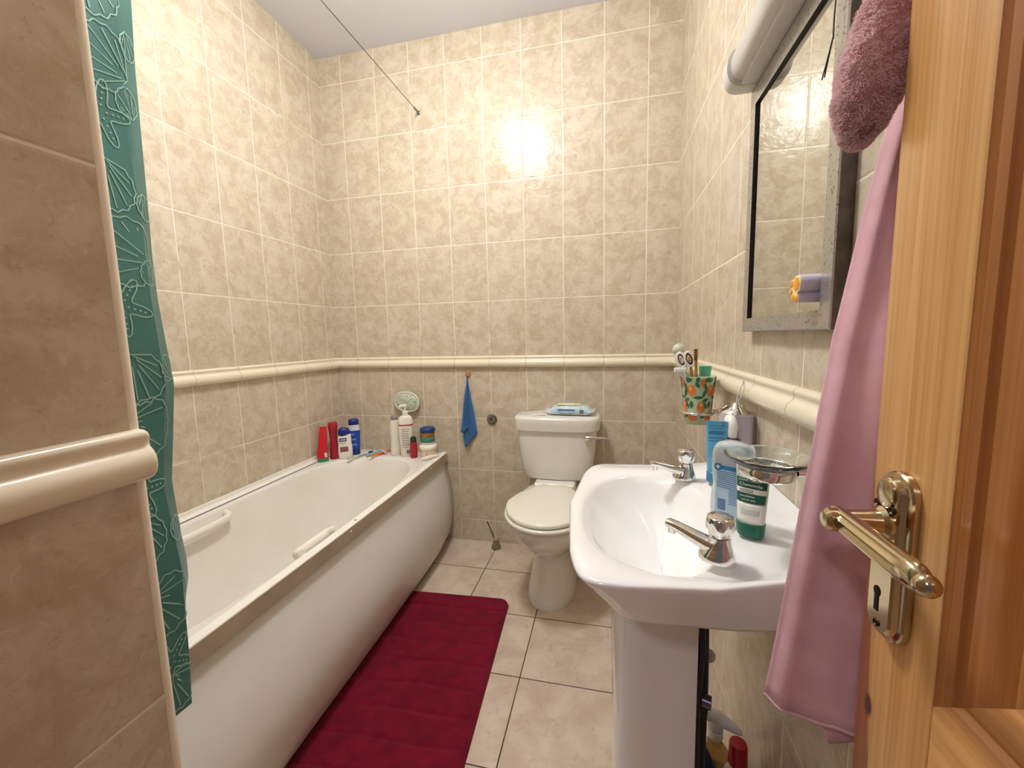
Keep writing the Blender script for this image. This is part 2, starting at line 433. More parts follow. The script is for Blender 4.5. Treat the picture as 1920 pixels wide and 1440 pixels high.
# ------------------------------------------------------------------ toilet
def toilet():
    cx = 1.307
    t = thing('toilet', (cx, -.35, 0), 'white close-coupled toilet with closed lid against the back wall', 'toilet')
    n = 64
    def egg(z, w, yf, yb, wb=.6, e=2.2, k=.55):
        """outline with its widest point k of the way from the back; narrower flat back"""
        ym = lerp(yb, yf, k); r = []
        for j in range(n):
            a = 2 * PI * j / n; c, s_ = math.cos(a), math.sin(a)
            if s_ <= 0: x = w / 2 * math.copysign(abs(c) ** (2 / e), c); y = ym + (ym - yf) * s_ * 1.0 if False else ym - abs(s_) ** (2 / e) * (ym - yf)
            else:
                q = abs(s_) ** (2 / 4.5); y = ym + q * (yb - ym)
                x = math.copysign(abs(c) ** (2 / 4.5), c) * lerp(w / 2, w / 2 * wb, smoothstep(0, 1, q))
            r.append(Vector((cx + x, y, z)))
        return r
    mb = MB()
    mb.loft([egg(0, .222, -.537, -.06, .9), egg(.006, .224, -.538, -.06, .9), egg(.03, .214, -.528, -.06, .9), egg(.09, .186, -.505, -.05, 1), egg(.15, .168, -.492, -.05, 1.05), egg(.20, .166, -.495, -.05, 1.05),
             egg(.235, .19, -.52, -.04, 1), egg(.27, .245, -.572, -.03, .85), egg(.31, .300, -.628, -.02, .72), egg(.35, .336, -.662, -.015, .64), egg(.385, .352, -.678, -.012, .62), egg(.402, .354, -.68, -.012, .62), egg(.41, .346, -.674, -.014, .62)])
    link('pan', mb, ceram_pan, t, ang=1.1)
    link('pan_shelf', MB().box((cx - .10, -.235, .40), (cx + .10, -.012, .452), .012, 3), ceram_pan, t)
    seatm = M('toilet_seat_plastic', 'e9e5d8', .22, coat=.3)
    K = dict(e=2.05, k=.5)
    mb = MB().loft([egg(.4105, .348, -.682, -.245, .55, **K), egg(.414, .362, -.690, -.242, .57, **K), egg(.424, .364, -.692, -.242, .57, **K), egg(.430, .356, -.686, -.244, .56, **K)])
    link('seat', mb, seatm, t, ang=1.0)
    mb = MB().loft([egg(.4325, .344, -.676, -.240, .56, **K), egg(.436, .352, -.682, -.238, .57, **K), egg(.446, .352, -.682, -.238, .57, **K), egg(.451, .344, -.676, -.241, .56, **K), egg(.454, .318, -.655, -.252, .54, **K), egg(.4555, .2, -.56, -.30, .5, **K)])
    l = link('lid', mb, seatm, t, ang=1.0)
    for dx in (-.075, .075):
        link('hinge', MB().tube([(cx + dx - .018, -.247, .446), (cx + dx + .018, -.247, .446)], .008, 12), plast, l)
    def dshape(z, w, d, x=cx + .004, e=5):
        r = []
        for j in range(n):
            a = 2 * PI * j / n; c, s_ = math.cos(a), math.sin(a)
            px = w / 2 * math.copysign(abs(c) ** (2 / e), c)
            yy = math.copysign(abs(s_) ** (2 / e), s_)
            if yy < 0: y = -.1 + yy * (d - .1) - .012 * (1 - (px / (w / 2)) ** 2)
            else: y = -.1 + yy * .096
            r.append(Vector((x + px, y, z)))
        return r
    mb = MB().loft([dshape(.452, .28, .165), dshape(.456, .315, .178), dshape(.47, .335, .183), dshape(.52, .356, .188), dshape(.60, .378, .192), dshape(.70, .394, .195), dshape(.712, .39, .193)])
    c = link('cistern', mb, ceram_pan, t, ang=1.0)
    mb = MB().loft([dshape(.702, .408, .203), dshape(.704, .416, .207), dshape(.735, .421, .210), dshape(.757, .423, .210), dshape(.766, .419, .207), dshape(.770, .404, .198), dshape(.771, .2, .14)])
    link('cistern_lid', mb, ceram_pan, t, ang=1.0)
    fl = MB().lathe([(.0, .013), (.012, .012), (.015, .006), (.015, 0)], (0, 0, 0), 24, mat=Matrix.Translation((1.462, -.202, .677)) @ Matrix.Rotation(PI / 2, 4, 'X'))
    f = link('flush_lever', fl, chrome, t)
    link('lever_arm', MB().tube([(1.455, -.217, .677), (1.468, -.219, .678), (1.49, -.220, .680), (1.515, -.220, .6805), (1.56, -.220, .680)], [.011, .0135, .0085, .006, .005], 12), chrome, f)
toilet()

def wipes():
    t = thing('wet_wipes', (1.37, -.105, .771), 'blue and white pack of wet wipes lying on the toilet cistern lid', 'wipes')
    c1 = M('wipes_film', 'd7e3e8', .28, col2='aecbdc', nscale=30); c2 = M('wipes_film_yellow', 'efe39a', .3); c3 = M('wipes_film_blue', '4d7fb4', .3)
    X = Vector((1, -.06, 0)).normalized(); Y = Vector((.06, 1, 0)).normalized(); O = Vector((1.375, -.105, .7712))
    def ring(u, w, h, lift=0):
        r = []
        for j in range(28):
            a = 2 * PI * j / 28; c, s_ = math.cos(a), math.sin(a)
            yy = w * math.copysign(abs(c) ** .55, c); zz = h * (.5 + .5 * math.copysign(abs(s_) ** .6, s_)) + lift
            jit = .0018 * noise.noise(Vector((u * 60, yy * 50, zz * 60)))
            r.append(O + X * u + Y * yy + Vector((0, 0, max(.0003, zz + jit))))
        return r
    mb = MB()
    us = [(-.122, .05, .002, .02), (-.108, .05, .003, .016), (-.096, .052, .022, .004), (-.08, .053, .042, 0), (-.05, .054, .047, 0), (0, .054, .049, 0), (.05, .054, .047, 0), (.08, .053, .042, 0), (.096, .052, .024, .004), (.108, .05, .003, .018), (.122, .05, .002, .026)]
    mb.loft([ring(*a) for a in us]); p = link('pack', mb, c1, t, ang=1.2)
    def patch(name, u0, u1, w0, w1, z, m):
        mb = MB().add([O + X * u0 + Y * w0 + Vector((0, 0, z)), O + X * u1 + Y * w0 + Vector((0, 0, z)), O + X * u1 + Y * w1 + Vector((0, 0, z)), O + X * u0 + Y * w1 + Vector((0, 0, z))], [[0, 1, 2, 3]])
        return link(name, mb, m, t, smooth=False, thick=.0006)
    patch('yellow_stripe', -.06, .05, -.035, .03, .0502, c2); patch('resealable_flap', -.04, .02, -.02, .02, .051, M('flap_film', 'f2f1ee', .3))
    fz = lambda u, z: O + X * u + Y * (-.0552) + Vector((0, 0, z))
    for nm, u0, u1, z0, z1, m in (('blue_band', -.055, .03, .026, .033, c3), ('barcode', .053, .072, .012, .032, M('barcode_print', '7c7464', .5)), ('print_lines', -.05, .03, .012, .015, inkg)):
        link(nm, MB().add([fz(u0, z0), fz(u1, z0), fz(u1, z1), fz(u0, z1)], [[0, 1, 2, 3]]), m, t, smooth=False, thick=.0008)
    tag(link('wipe_flap', MB().grid([[Vector((1.185 + a * .085, -.16 + b * .035, .7718 + .004 * math.sin(a * 3) * a)) for a in [k / 8 for k in range(9)]] for b in (0, .5, 1)]), M('wipe_sheet', 'f1efe8', .9), thick=.001), 'white label flap lying flat left of the wet wipes pack on the cistern', 'wipe')
wipes()

# ------------------------------------------------------------------ wash basin
def basin():
    t = thing('wash_basin', (1.70, -1.33, 0), 'white ceramic pedestal wash basin with two chrome taps on the right wall', 'basin')
    n = 96; yc = -1.33
    def outline(inset, z, zr=0, si=None, back=W - .001):
        si = inset * .5 if si is None else si
        """rim outline; bowed front edge, tight front corners, sides closing slightly to the wall"""
        a = (back - 1.482) / 2; cx = (back + 1.482) / 2; r = []
        for p in super_ring(0, 0, 1, 1, 0, n, 14.0):
            u = (1 + p.x) / 2            # 0 front, 1 wall
            half = lerp(.273, .248, smoothstep(.25, 1, u))
            k = (1 - u) ** .8 if u < .9 else 0
            x = cx + p.x * a + .036 * (p.y ** 2) * (1 - u) + inset * k
            r.append(Vector((x, yc + p.y * (half - si), z + zr * smoothstep(.3, 1, u))))
        return r
    RZ = .030
    def bowl(x0, x1, h, z, e=2.7, zr=0, yo=-.014):
        r = []
        for p in super_ring(0, 0, 1, 1, 0, n, e):
            u = (1 + p.x) / 2
            r.append(Vector((lerp(x0, x1, u) + .022 * p.y ** 2 * (1 - u), yc + yo * (1 - smoothstep(.6, 1, u)) + p.y * h * lerp(1, .95, u), z + zr * smoothstep(.55, 1, u))))
        return r
    mb = MB()
    mb.loft([outline(.22, .645, 0, .19), outline(.17, .662, 0, .17), outline(.12, .69, 0, .135), outline(.078, .734, 0, .085), outline(.064, .747, 0, .040), outline(.056, .751, .002), outline(.050, .756, .004), outline(.016, .797, RZ * .7), outline(.003, .811, RZ), outline(.0, .815, RZ), outline(.002, .819, RZ), outline(.008, .8215, RZ),
             bowl(1.507, 1.868, .228, .8208, 3.4, .022), bowl(1.514, 1.858, .219, .8165, 3.1, .014), bowl(1.519, 1.765, .210, .811, 2.8, .016), bowl(1.524, 1.748, .204, .803, 2.7, .012), bowl(1.535, 1.735, .192, .784, 2.5, .006), bowl(1.556, 1.722, .170, .759, 2.4), bowl(1.583, 1.705, .138, .735, 2.3), bowl(1.612, 1.69, .10, .708, 2.2), bowl(1.634, 1.678, .065, .686, 2.1), bowl(1.648, 1.667, .03, .6755, 2), bowl(1.654, 1.661, .008, .675, 2)])
    b = link('bowl', mb, ceram, t, ang=1.2)
    # raised backs either side of the ledge (moulded soap recesses)
    link('drain_ring', MB().lathe([(.0, .002), (.012, .002), (.02, .0035), (.023, .002), (.023, 0)], (1.6575, yc - .014, .6752), 24), chrome, b)
    # pedestal, open at the back
    def half(z, s=1.0):
        pts = []
        for k in range(25):
            a = PI * k / 24
            c, s_ = math.cos(a), math.sin(a)
            x = 1.716 - .150 * s * abs(s_) ** .32
            y = yc + .088 * s * math.copysign(abs(c) ** .5, c)
            pts.append(Vector((x, y, z)))
        inn = [Vector((lerp(p.x, 1.716, .09) + (.0 if 3 < i < 21 else 0), yc + (p.y - yc) * .86, z)) for i, p in enumerate(pts)]
        return pts + inn[::-1]
    mb = MB().loft([half(0, 1.06), half(.02, 1.05), half(.08, 1.0), half(.4, .97), half(.63, 1.0), [Vector((p.x, p.y, .652 + .082 * smoothstep(1.605, 1.58, p.x))) for p in half(.7, 1.0)]])
    link('pedestal', mb, ceram, t, ang=.8)
    def tap(x, y, ang, z):
        R = Matrix.Translation((x, y, z)) @ Matrix.Rotation(ang, 4, 'Z') @ Matrix.Diagonal((.86, .9, .80, 1))
        mb = MB()
        # body: swept base rising into a head, spout along local -x
        def ov(xc, zc, a, bb, tilt=0):
            return [Vector((xc + a * math.cos(2 * PI * j / 24) , bb * math.sin(2 * PI * j / 24), zc)) for j in range(24)]
        mb.loft([ov(-.004, -.004, .030, .024), ov(-.004, .004, .030, .024), ov(-.003, .012, .026, .020), ov(0, .022, .020, .0165), ov(0, .034, .0175, .0155), ov(0, .040, .0165, .0155)])
        # spout
        def sq(xc, zc, w, h, slope):
            r = []
            for j in range(20):
                a = 2 * PI * j / 20; c, s_ = math.cos(a), math.sin(a)
                hh = h * math.copysign(abs(s_) ** .7, s_)
                r.append(Vector((xc + hh * slope, w * math.copysign(abs(c) ** .7, c), zc + hh)))
            return r
        mb.loft([sq(.008, .016, .016, .014, .3), sq(-.02, .020, .015, .013, .3), sq(-.045, .027, .0125, .0105, .3), sq(-.07, .035, .0105, .0085, .2), sq(-.085, .0385, .0098, .008, .0), sq(-.0905, .0385, .009, .007, -.1)])
        mb.loft([[Vector((-.081 + .0075 * math.cos(2 * PI * j / 16), .0075 * math.sin(2 * PI * j / 16), zz)) for j in range(16)] for zz in (.038, .021)])
        mb.xform(R); tp = link('tap', mb, chrome, t, ang=.9)
        kb = MB(); rings = []
        for zz, r, lob in ((.040, .013, 0), (.043, .0165, .05), (.050, .0200, .10), (.060, .0225, .12), (.070, .0225, .10), (.075, .0215, .03), (.078, .0205, 0), (.0795, .0185, 0), (.0798, .004, 0)):
            rings.append([Vector((r * (1 + lob * (abs(math.cos(a * 2.5)) - .6)) * math.cos(a), r * (1 + lob * (abs(math.cos(a * 2.5)) - .6)) * math.sin(a), zz)) for a in [2 * PI * j / 60 for j in range(60)]])
        kb.loft(rings).xform(R); k = link('tap_handle', kb, chrome, tp, ang=.6)
        link('handle_cap', MB().lathe([(.0, .0815), (.009, .081), (.0115, .0798), (.0118, .079)], (0, 0, 0), 24).xform(R), M('tap_cap_plastic', 'c9b9b0', .2, .6), k)
    tap(1.718, -1.522, math.radians(-30), .832)
    tap(1.733, -1.163, math.radians(8), .832)
basin()

# pipework seen in the gap behind the pedestal
def pipes():
    t = thing('drain_pipework', (1.80, -1.33, 0), 'black waste pipe and hoses behind the basin pedestal', 'pipe')
    link('waste_pipe', MB().tube([(1.738, -1.33, .70), (1.738, -1.33, .58), (1.740, -1.33, .45), (1.738, -1.33, .30), (1.738, -1.33, 0.)], .016, 16), blackrub, t)
    link('flexible_hose', MB().tube([(1.722, -1.385, .69), (1.728, -1.388, .58), (1.722, -1.385, .45), (1.725, -1.38, .22), (1.725, -1.38, .02)], .008, 12), M('braided_hose', '3b3742', .35, .5), t)
    link('valve', MB().tube([(1.735, -1.375, .465), (1.750, -1.38, .465)], .012, 16), M('valve_metal', '6a5a66', .3, .8), t)
    link('valve_knob', MB().sphere((1.762, -1.30, .50), .013, 16), plast, t)
    link('pipe_nut', MB().lathe([(.018, 0), (.020, .004), (.020, .03), (.018, .034)], (1.738, -1.33, .40), 8), blackrub, t)
pipes()

# ------------------------------------------------------------------ mirror, lamp over it
def mirror():
    y0, y1, z0, z1, xf = -1.082, -1.474, 1.1605, 1.679, 1.862
    fw = .032
    t = thing('wall_mirror', (W, (y0 + y1) / 2, z0), 'wall mirror with worn silvery frame above the wash basin', 'mirror')
    worn = speckle_mat('worn_silver_frame', 'b9b5ae', '5a5248', 210, .55, .64, .3, .7)
    fr = MB()
    def mitre(a, b):
        pass
    o = [(y0, z0), (y1, z0), (y1, z1), (y0, z1)]; i = [(y0 - fw, z0 + fw - .003), (y1 + fw, z0 + fw - .003), (y1 + fw, z1 - fw - .006), (y0 - fw, z1 - fw - .006)]
    vs = [(W - .001, y, z) for y, z in o] + [(xf + .002, y, z) for y, z in o] + [(xf, y + (.002 if y == y1 else -.002), z + (.002 if z == z0 else -.002)) for y, z in o] + [(xf, y, z) for y, z in i]
    fs = []
    for k in range(4):
        q = (k + 1) % 4
        fs += [[k, q, 4 + q, 4 + k], [4 + k, 4 + q, 8 + q, 8 + k], [8 + k, 8 + q, 12 + q, 12 + k]]
    fs.append([3, 2, 1, 0])
    fr.add(vs, fs); fr.mi = [1 if max(f) < 8 else 0 for f in fr.f]
    link('frame', fr, [worn, M('frame_side', '6f675f', .4, .3, col2='57504a', nscale=60)], t, smooth=False)
    lip = MB().add([(xf, y, z) for y, z in i] + [(xf + .0055, y, z) for y, z in i], [[k, (k + 1) % 4, 4 + (k + 1) % 4, 4 + k] for k in range(4)])
    link('frame_lip', lip, M('frame_lip_black', '0b0b0d', .5), t, smooth=False)
    link('glass', MB().add([(xf + .005, y, z) for y, z in i], [[0, 1, 2, 3]]), M('mirror_silver', 'd6d6d0', .015, 1), t, smooth=False)
mirror()

def shaver_light():
    ya, yb = -1.075, -1.60; zc, hh = 1.7215, .040
    t = thing('strip_light', (W, (ya + yb) / 2, zc - hh), 'white strip light with frosted cover fixed above the mirror', 'light')
    body = M('lamp_body', 'd9d6d2', .4); dif = M('lamp_diffuser', 'e6e3de', .3, trans=.25)
    def prof(y, k=1.0, fl=0.0):
        pts = []
        for j in range(21):
            a = PI * (j / 20) - PI / 2
            pts.append(Vector((1.842 - .038 * k * max(0, math.cos(a)) ** .65 * (1 - fl), y, zc + hh * k * math.sin(a))))
        pts = [Vector((W - .001, y, zc - hh * k))] + pts + [Vector((W - .001, y, zc + hh * k))]
        return pts
    link('base', MB().box((1.833, yb, zc - hh + .001), (W - .0005, ya, zc + hh - .001), .003), body, t)
    for a, b in ((ya, ya - .038), (yb, yb + .038)):
        link('end_cap', MB().loft([prof(a, .96), prof(lerp(a, b, .15), 1.0), prof(b, 1.0), prof(lerp(a, b, 1.02), .9)]), body, t, ang=.9)
    link('diffuser', MB().loft([prof(ya - .034, .72), prof(ya - .046, .84), prof(yb + .046, .84), prof(yb + .034, .72)]), dif, t, ang=.9)
shaver_light()

def pull_cord():
    t = MB().tube([(1.852, -1.4585, 1.69), (1.853, -1.459, 1.62), (1.852, -1.4585, 1.575), (1.853, -1.457, 1.550)], .0011, 6)
    t.tube([(1.853, -1.4575, 1.555), (1.853, -1.446, 1.530), (1.853, -1.438, 1.512)], .0009, 6)
    t.tube([(1.853, -1.4575, 1.555), (1.853, -1.444, 1.532), (1.853, -1.431, 1.513)], .0009, 6)
    tag(link('pull_cord', t, blackrub), 'thin black pull cord with two loose ends hanging over the mirror', 'cord')
pull_cord()

def paw():
    t = thing('paw_holder', (1.871, -1.405, 1.2), 'lavender holder with orange paw print stuck low on the mirror', 'holder')
    c = Vector((1.872, -1.420, 1.224)); R = .0165
    # scalloped paw outline, thick along x; toes towards lower left
    pts = []
    def circ(cy, cz, r): return (cy, cz, r)
    blobs = [circ(.004, .006, .0125), circ(-.0120, .0075, .0068), circ(-.0125, -.0035, .0062), circ(-.0055, -.0125, .0062), circ(.0045, -.0140, .0060)]
    for j in range(72):
        a = 2 * PI * j / 72; d = 0; dy, dz = math.cos(a), math.sin(a)
        for (cy, cz, r) in blobs:
            b = cy * dy + cz * dz; q = b * b - (cy * cy + cz * cz - r * r)
            if q >= 0: d = max(d, b + math.sqrt(q))
        pts.append((dy * d, dz * d))
    for _ in range(1): pts = [((pts[i - 1][0] + 2 * pts[i][0] + pts[(i + 1) % 72][0]) / 4, (pts[i - 1][1] + 2 * pts[i][1] + pts[(i + 1) % 72][1]) / 4) for i in range(72)]
    def ring(x, k): return [Vector((x, c.y - a * k * 1.1, c.z + b * k * 1.1)) for a, b in pts]
    link('body', MB().loft([ring(1.8715, 1), ring(1.8405, 1), ring(1.839, .96)]), M('lavender_plastic', 'c3bcd0', .35), t, ang=.8)
    link('face', MB().loft([ring(1.8395, .97), ring(1.8375, .95)]), M('paw_face_cream', 'f6e3a6', .4), t, ang=.8)
    for (cy, cz, r) in blobs:
        link('pad', MB().lathe([(r * .78, 0), (r * .78, .0008), (r * .6, .0014), (0, .0015)], (0, 0, 0), 20, mat=Matrix.Translation((1.8375, c.y - cy * 1.1, c.z + cz * 1.1)) @ Matrix.Rotation(-PI / 2, 4, 'Y')), M('paw_pad_orange', 'eda53a', .4), t)
paw()

# ------------------------------------------------------------------ tumbler holder, cup and contents
def wall_arm(t, y, z, x_ring, r_ring, yr, rod=.0055):
    fl = [(.022, 0), (.021, .003), (.014, .009), (.010, .018), (.009, .024)]
    link('flange', MB().lathe(fl, (0, 0, 0), 24, mat=Matrix.Translation((W - .0005, y, z)) @ Matrix.Rotation(-PI / 2, 4, 'Y')), chrome, t)
    link('arm', MB().tube([(W - .02, y, z), (lerp(W, x_ring + r_ring, .6), lerp(y, yr, .5), z), (x_ring + r_ring * .96, yr, z)], [.009, .006, .0065], 14), chrome, t)
def ring_tube(c, r, rr, n=40, squash=1.0):
    mb = MB(); rings = []
    for j in range(n + 1):
        a = 2 * PI * j / n; d = Vector((math.cos(a), math.sin(a), 0))
        rings.append([Vector(c) + d * (r + rr * math.cos(2 * PI * k / 12)) + Vector((0, 0, rr * squash * math.sin(2 * PI * k / 12))) for k in range(12)])
    return mb.loft(rings, True, False, False)
CUP = Vector((1.810, -.88, .895))
def tumbler():
    t = thing('tumbler_holder', (W, -.88, .92), 'chrome wall holder gripping the fruit patterned tumbler', 'holder')
    link('ring', ring_tube((1.806, -.903, .936), .0405, .0042), chrome, t)
    wall_arm(t, -.905, .938, 1.806, .0415, -.904)
    XF[0] = Matrix.Translation((1.806, -.903, .905)) @ Matrix.Diagonal((1.18, 1.18, 1.18, 1)) @ Matrix.Translation(-CUP)
    c = thing('tumbler', CUP, 'pale green tumbler with painted orange fruit and leaves in chrome holder', 'tumbler')
    glz = M('tumbler_glaze', 'b9c9a8', .25, coat=.4)
    prof = [(.0, 0), (.026, 0), (.0275, .003), (.0305, .03), (.0345, .075), (.0395, .112), (.0400, .114), (.0385, .1145), (.036, .11), (.031, .06), (.027, .006), (0, .005)]
    cup = MB().lathe(prof, CUP, 48)
    def rad(z): return interp([(0, .0272), (.03, .0305), (.075, .0345), (.112, .0395)], z) + .0006
    def decal(mb, ac, zc, shape, k=1.0):
        # shape: list of (du, dz) around centre
        pts = [(ac + du / rad(zc), zc + dz) for du, dz in shape]
        vs = [Vector((CUP.x + (rad(zc) * k) * math.cos(ac), CUP.y + (rad(zc) * k) * math.sin(ac), CUP.z + zc))]
        for a, z in pts: vs.append(Vector((CUP.x + rad(z) * k * math.cos(a), CUP.y + rad(z) * k * math.sin(a), CUP.z + z)))
        m = len(pts); mb.add(vs, [[0, 1 + i, 1 + (i + 1) % m] for i in range(m)])
    def oval(a, b, rot=0, n=16):
        return [(a * math.cos(2 * PI * i / n) * math.cos(rot) - b * math.sin(2 * PI * i / n) * math.sin(rot), a * math.cos(2 * PI * i / n) * math.sin(rot) + b * math.sin(2 * PI * i / n) * math.cos(rot)) for i in range(n)]
    def leaf(L, w, rot):
        sh = [(L * (i / 6 * 2 - 1), w * math.sin(PI * i / 6)) for i in range(7)] + [(L * (1 - i / 6 * 2), -w * math.sin(PI * i / 6)) for i in range(1, 6)]
        return [(x * math.cos(rot) - y * math.sin(rot), x * math.sin(rot) + y * math.cos(rot)) for x, y in sh]
    va = math.atan2(-2.146 - CUP.y, 1.558 - CUP.x)    # the side turned to the room
    for k in range(-2, 3):
        base = va + k * 1.25
        for mi, q, kk in ((1, ((-.38, .082, oval(.0105, .0145, .1)), (.28, .044, oval(.0105, .0140, -.2)), (.34, .100, oval(.0075, .0105, .2)), (-.36, .016, oval(.0105, .0075)), (-.9, .046, oval(.008, .012))), 1.0),
                          (2, ((-.02, .096, leaf(.009, .0048, -1.0)), (.05, .066, leaf(.0115, .0042, .05)), (-.42, .049, leaf(.010, .0046, 1.5)), (-.72, .047, leaf(.009, .0042, 2.0)), (.44, .078, leaf(.0125, .0042, 1.2)), (.0, .108, leaf(.008, .005, 1.4)), (.50, .060, leaf(.008, .0045, .4)), (-.52, .107, leaf(.009, .005, .4)), (.55, .108, leaf(.009, .005, .7)), (-.78, .092, leaf(.010, .0034, 2.0)), (.42, .022, leaf(.008, .004, .8))), 1.004),
                          (3, ((-.44, .087, oval(.0038, .005, .1)), (.22, .049, oval(.0036, .0048, .1))), 1.008)):
            cup.cur = mi
            for da, z, sh in q: decal(cup, base + da, z, sh, kk)
    link('body', cup, [glz, M('print_orange', 'd98a45', .35, col2='de7436', nscale=80), M('print_green', '2f6f4a', .35), M('print_light_orange', 'ecb069', .35)], c, ang=.9)
    ztop = CUP.z + .114
    def stick(name, b, e, r, m, label, cat, grp=None):
        o = thing(name, b, label, cat, grp); link('handle', MB().tube([b, e], r, 10), m, o); return o
    # bamboo toothbrushes
    bam = M('bamboo', 'c09a52', .6, col2='a8813c', nscale=60)
    for i, (b, e, lab) in enumerate((((1.806, -.888, .902), (1.7985, -.905, 1.075), 'bamboo toothbrush with dark bristles standing tallest in the tumbler'), ((1.812, -.872, .902), (1.789, -.880, 1.058), 'yellow handled toothbrush tucked behind the bamboo one in the tumbler'))):
        b, e = Vector(b), Vector(e); o = thing('toothbrush', b, lab, 'toothbrush', None); d = (e - b).normalized()
        m = bam if i == 0 else M('yellow_plastic', 'dcae4e', .4)
        link('handle', MB().tube([b, b.lerp(e, .5), b.lerp(e, .82), e], [.0045, .0045, .0035, .0045], 10), m, o)
        br = MB(); fwd = Vector((-.35, -.9, .05)).normalized()
        for k in range(5):
            for s_ in (-1, 0, 1):
                p = e - d * (.004 + k * .0055) + fwd.cross(d) * s_ * .0026; br.tube([p, p + fwd * .011], .0011, 5)
        link('bristles', br, M('brown_bristle', '3a2a22', .8) if i == 0 else M('pale_bristle', 'efe8d6', .8), o)
    # small nail scissors: white handles lined with black
    o = thing('scissors', (1.795, -.885, .905), 'white handled scissors with black inner rims standing in the tumbler', 'scissors')
    for s_, c0 in ((-1, Vector((1.770, -.884, 1.048))), (1, Vector((1.787, -.890, 1.050)))):
        pts = []
        for j in range(25):
            a = 2 * PI * j / 24; pts.append(c0 + Vector((.0085 * math.cos(a) - .012 * math.sin(a) * .5, -.002, .016 * math.sin(a) + .004 * math.cos(a))))
        link('handle', MB().tube(pts, .0032, 8), plast, o); link('handle_lining', MB().tube([c0 + (p - c0) * .72 for p in pts], .0022, 8), blackrub, o)
    link('blade', MB().tube([(1.782, -.886, 1.034), (1.792, -.885, .99), (1.797, -.885, .905)], .0035, 8, flat=.5), chrome, o)
    o = thing('interdental_brush', (1.79, -.865, .905), 'white stick with round translucent head leaning left in the tumbler', 'toothbrush')
    link('handle', MB().tube([(1.800, -.868, .905), (1.785, -.866, 1.0), (1.768, -.866, 1.052)], [.004, .004, .006], 10), plast, o)
    link('round_head', MB().sphere((1.768, -.866, 1.0715), .0155, 20), M('translucent_green_plastic', 'dfe6d2', .3, trans=.35), o)
    o = thing('razor', (1.785, -.895, .905), 'white razor with short crosswise head at the left rim of the tumbler', 'razor')
    link('handle', MB().tube([(1.796, -.892, .905), (1.784, -.90, .99), (1.772, -.902, 1.022)], .0042, 10), M('pearl_plastic', 'd8d6da', .25), o)
    link('head', MB().box((1.752, -.908, 1.019), (1.779, -.897, 1.031), .003), M('razor_white', 'efeff0', .3), o)
    o = thing('toothpaste', (1.825, -.885, .905), 'white toothpaste tube with aqua green cap standing in the tumbler', 'toothpaste')
    link('tube', MB().lathe([(.0, 0), (.012, .0), (.014, .02), (.0125, .100), (.011, .108)], (1.823, -.888, .902), 24), plast, o)
    link('cap', MB().lathe([(.0115, 0), (.0145, .022), (.014, .0235), (0, .0235)], (1.823, -.888, 1.010), 28), M('aqua_cap', '5fb898', .35), o)
    XF[0] = None
tumbler()

# ------------------------------------------------------------------ soap dish on its bracket
DX, DY, DZ = 1.789, -1.484, .954
def soap_dish():
    t = thing('soap_dish_holder', (W, DY, .94), 'chrome wall bracket carrying the glass soap dish', 'holder')
    mb = MB(); rings = []
    for j in range(49):
        a = 2 * PI * j / 48; d = Vector((math.cos(a), math.sin(a), 0))
        rings.append([Vector((DX, DY, DZ)) + d * r + Vector((0, 0, z)) for r, z in ((.0335, -.006), (.036, -.007), (.0375, -.003), (.0375, .004), (.036, .007), (.0335, .006))])
    mb.loft(rings, True, False, False); link('ring', mb, chrome, t, ang=.8)
    wall_arm(t, DY - .02, DZ + .004, DX, .037, DY - .012)
    glass = M('clear_glass', 'f2f7f2', .02, trans=1, ior=1.46)
    prof = [(0, -.010), (.030, -.010), (.0328, -.006), (.0330, .006), (.040, .009), (.052, .016), (.0575, .0215), (.0585, .0235), (.0570, .0245), (.050, .0195), (.038, .0125), (.0295, .0095), (.027, .0075), (0, .007)]
    g = tag(link('soap_dish', MB().lathe(prof, (DX, DY, DZ), 56), glass, ang=1.2), 'clear glass soap dish with wide flared rim held above the basin', 'soap dish')
    ridges = MB()
    for r in (.010, .017, .024): ridges.v += []; rt = ring_tube((DX, DY, DZ + .0078), r, .0012, 36, .8); ridges.add(rt.v, rt.f)
    link('ridges', ridges, glass, g)
soap_dish()

# ------------------------------------------------------------------ toiletries on the basin ledge
LED = .8335
def facing(p, rz=None):
    """unit vectors (right, out) of a frame turned to the room at point p"""
    d = Vector((1.558 - p.x, -2.146 - p.y, 0)).normalized(); r = Vector((-d.y, d.x, 0)); return r, d
def oblong(p, right, out, prof, n=32, e=2.6):
    """loft of superellipse sections: prof = list of (half width, half depth, z)"""
    rings = []
    for a, b, z in prof:
        r = []
        for j in range(n):
            t_ = 2 * PI * j / n; c, s_ = math.cos(t_), math.sin(t_)
            r.append(p + right * a * math.copysign(abs(c) ** (2 / e), c) + out * b * math.copysign(abs(s_) ** (2 / e), s_) + Vector((0, 0, z)))
        rings.append(r)
    return MB().loft(rings)
def quad_on(p, right, out, pts, d, thick=.0004):
    return MB().prism([p + right * u + out * d + Vector((0, 0, z)) for u, z in pts], (0, 0, 0), out * thick)
def rect(u0, u1, z0, z1): return [(u0, z0), (u1, z0), (u1, z1), (u0, z1)]

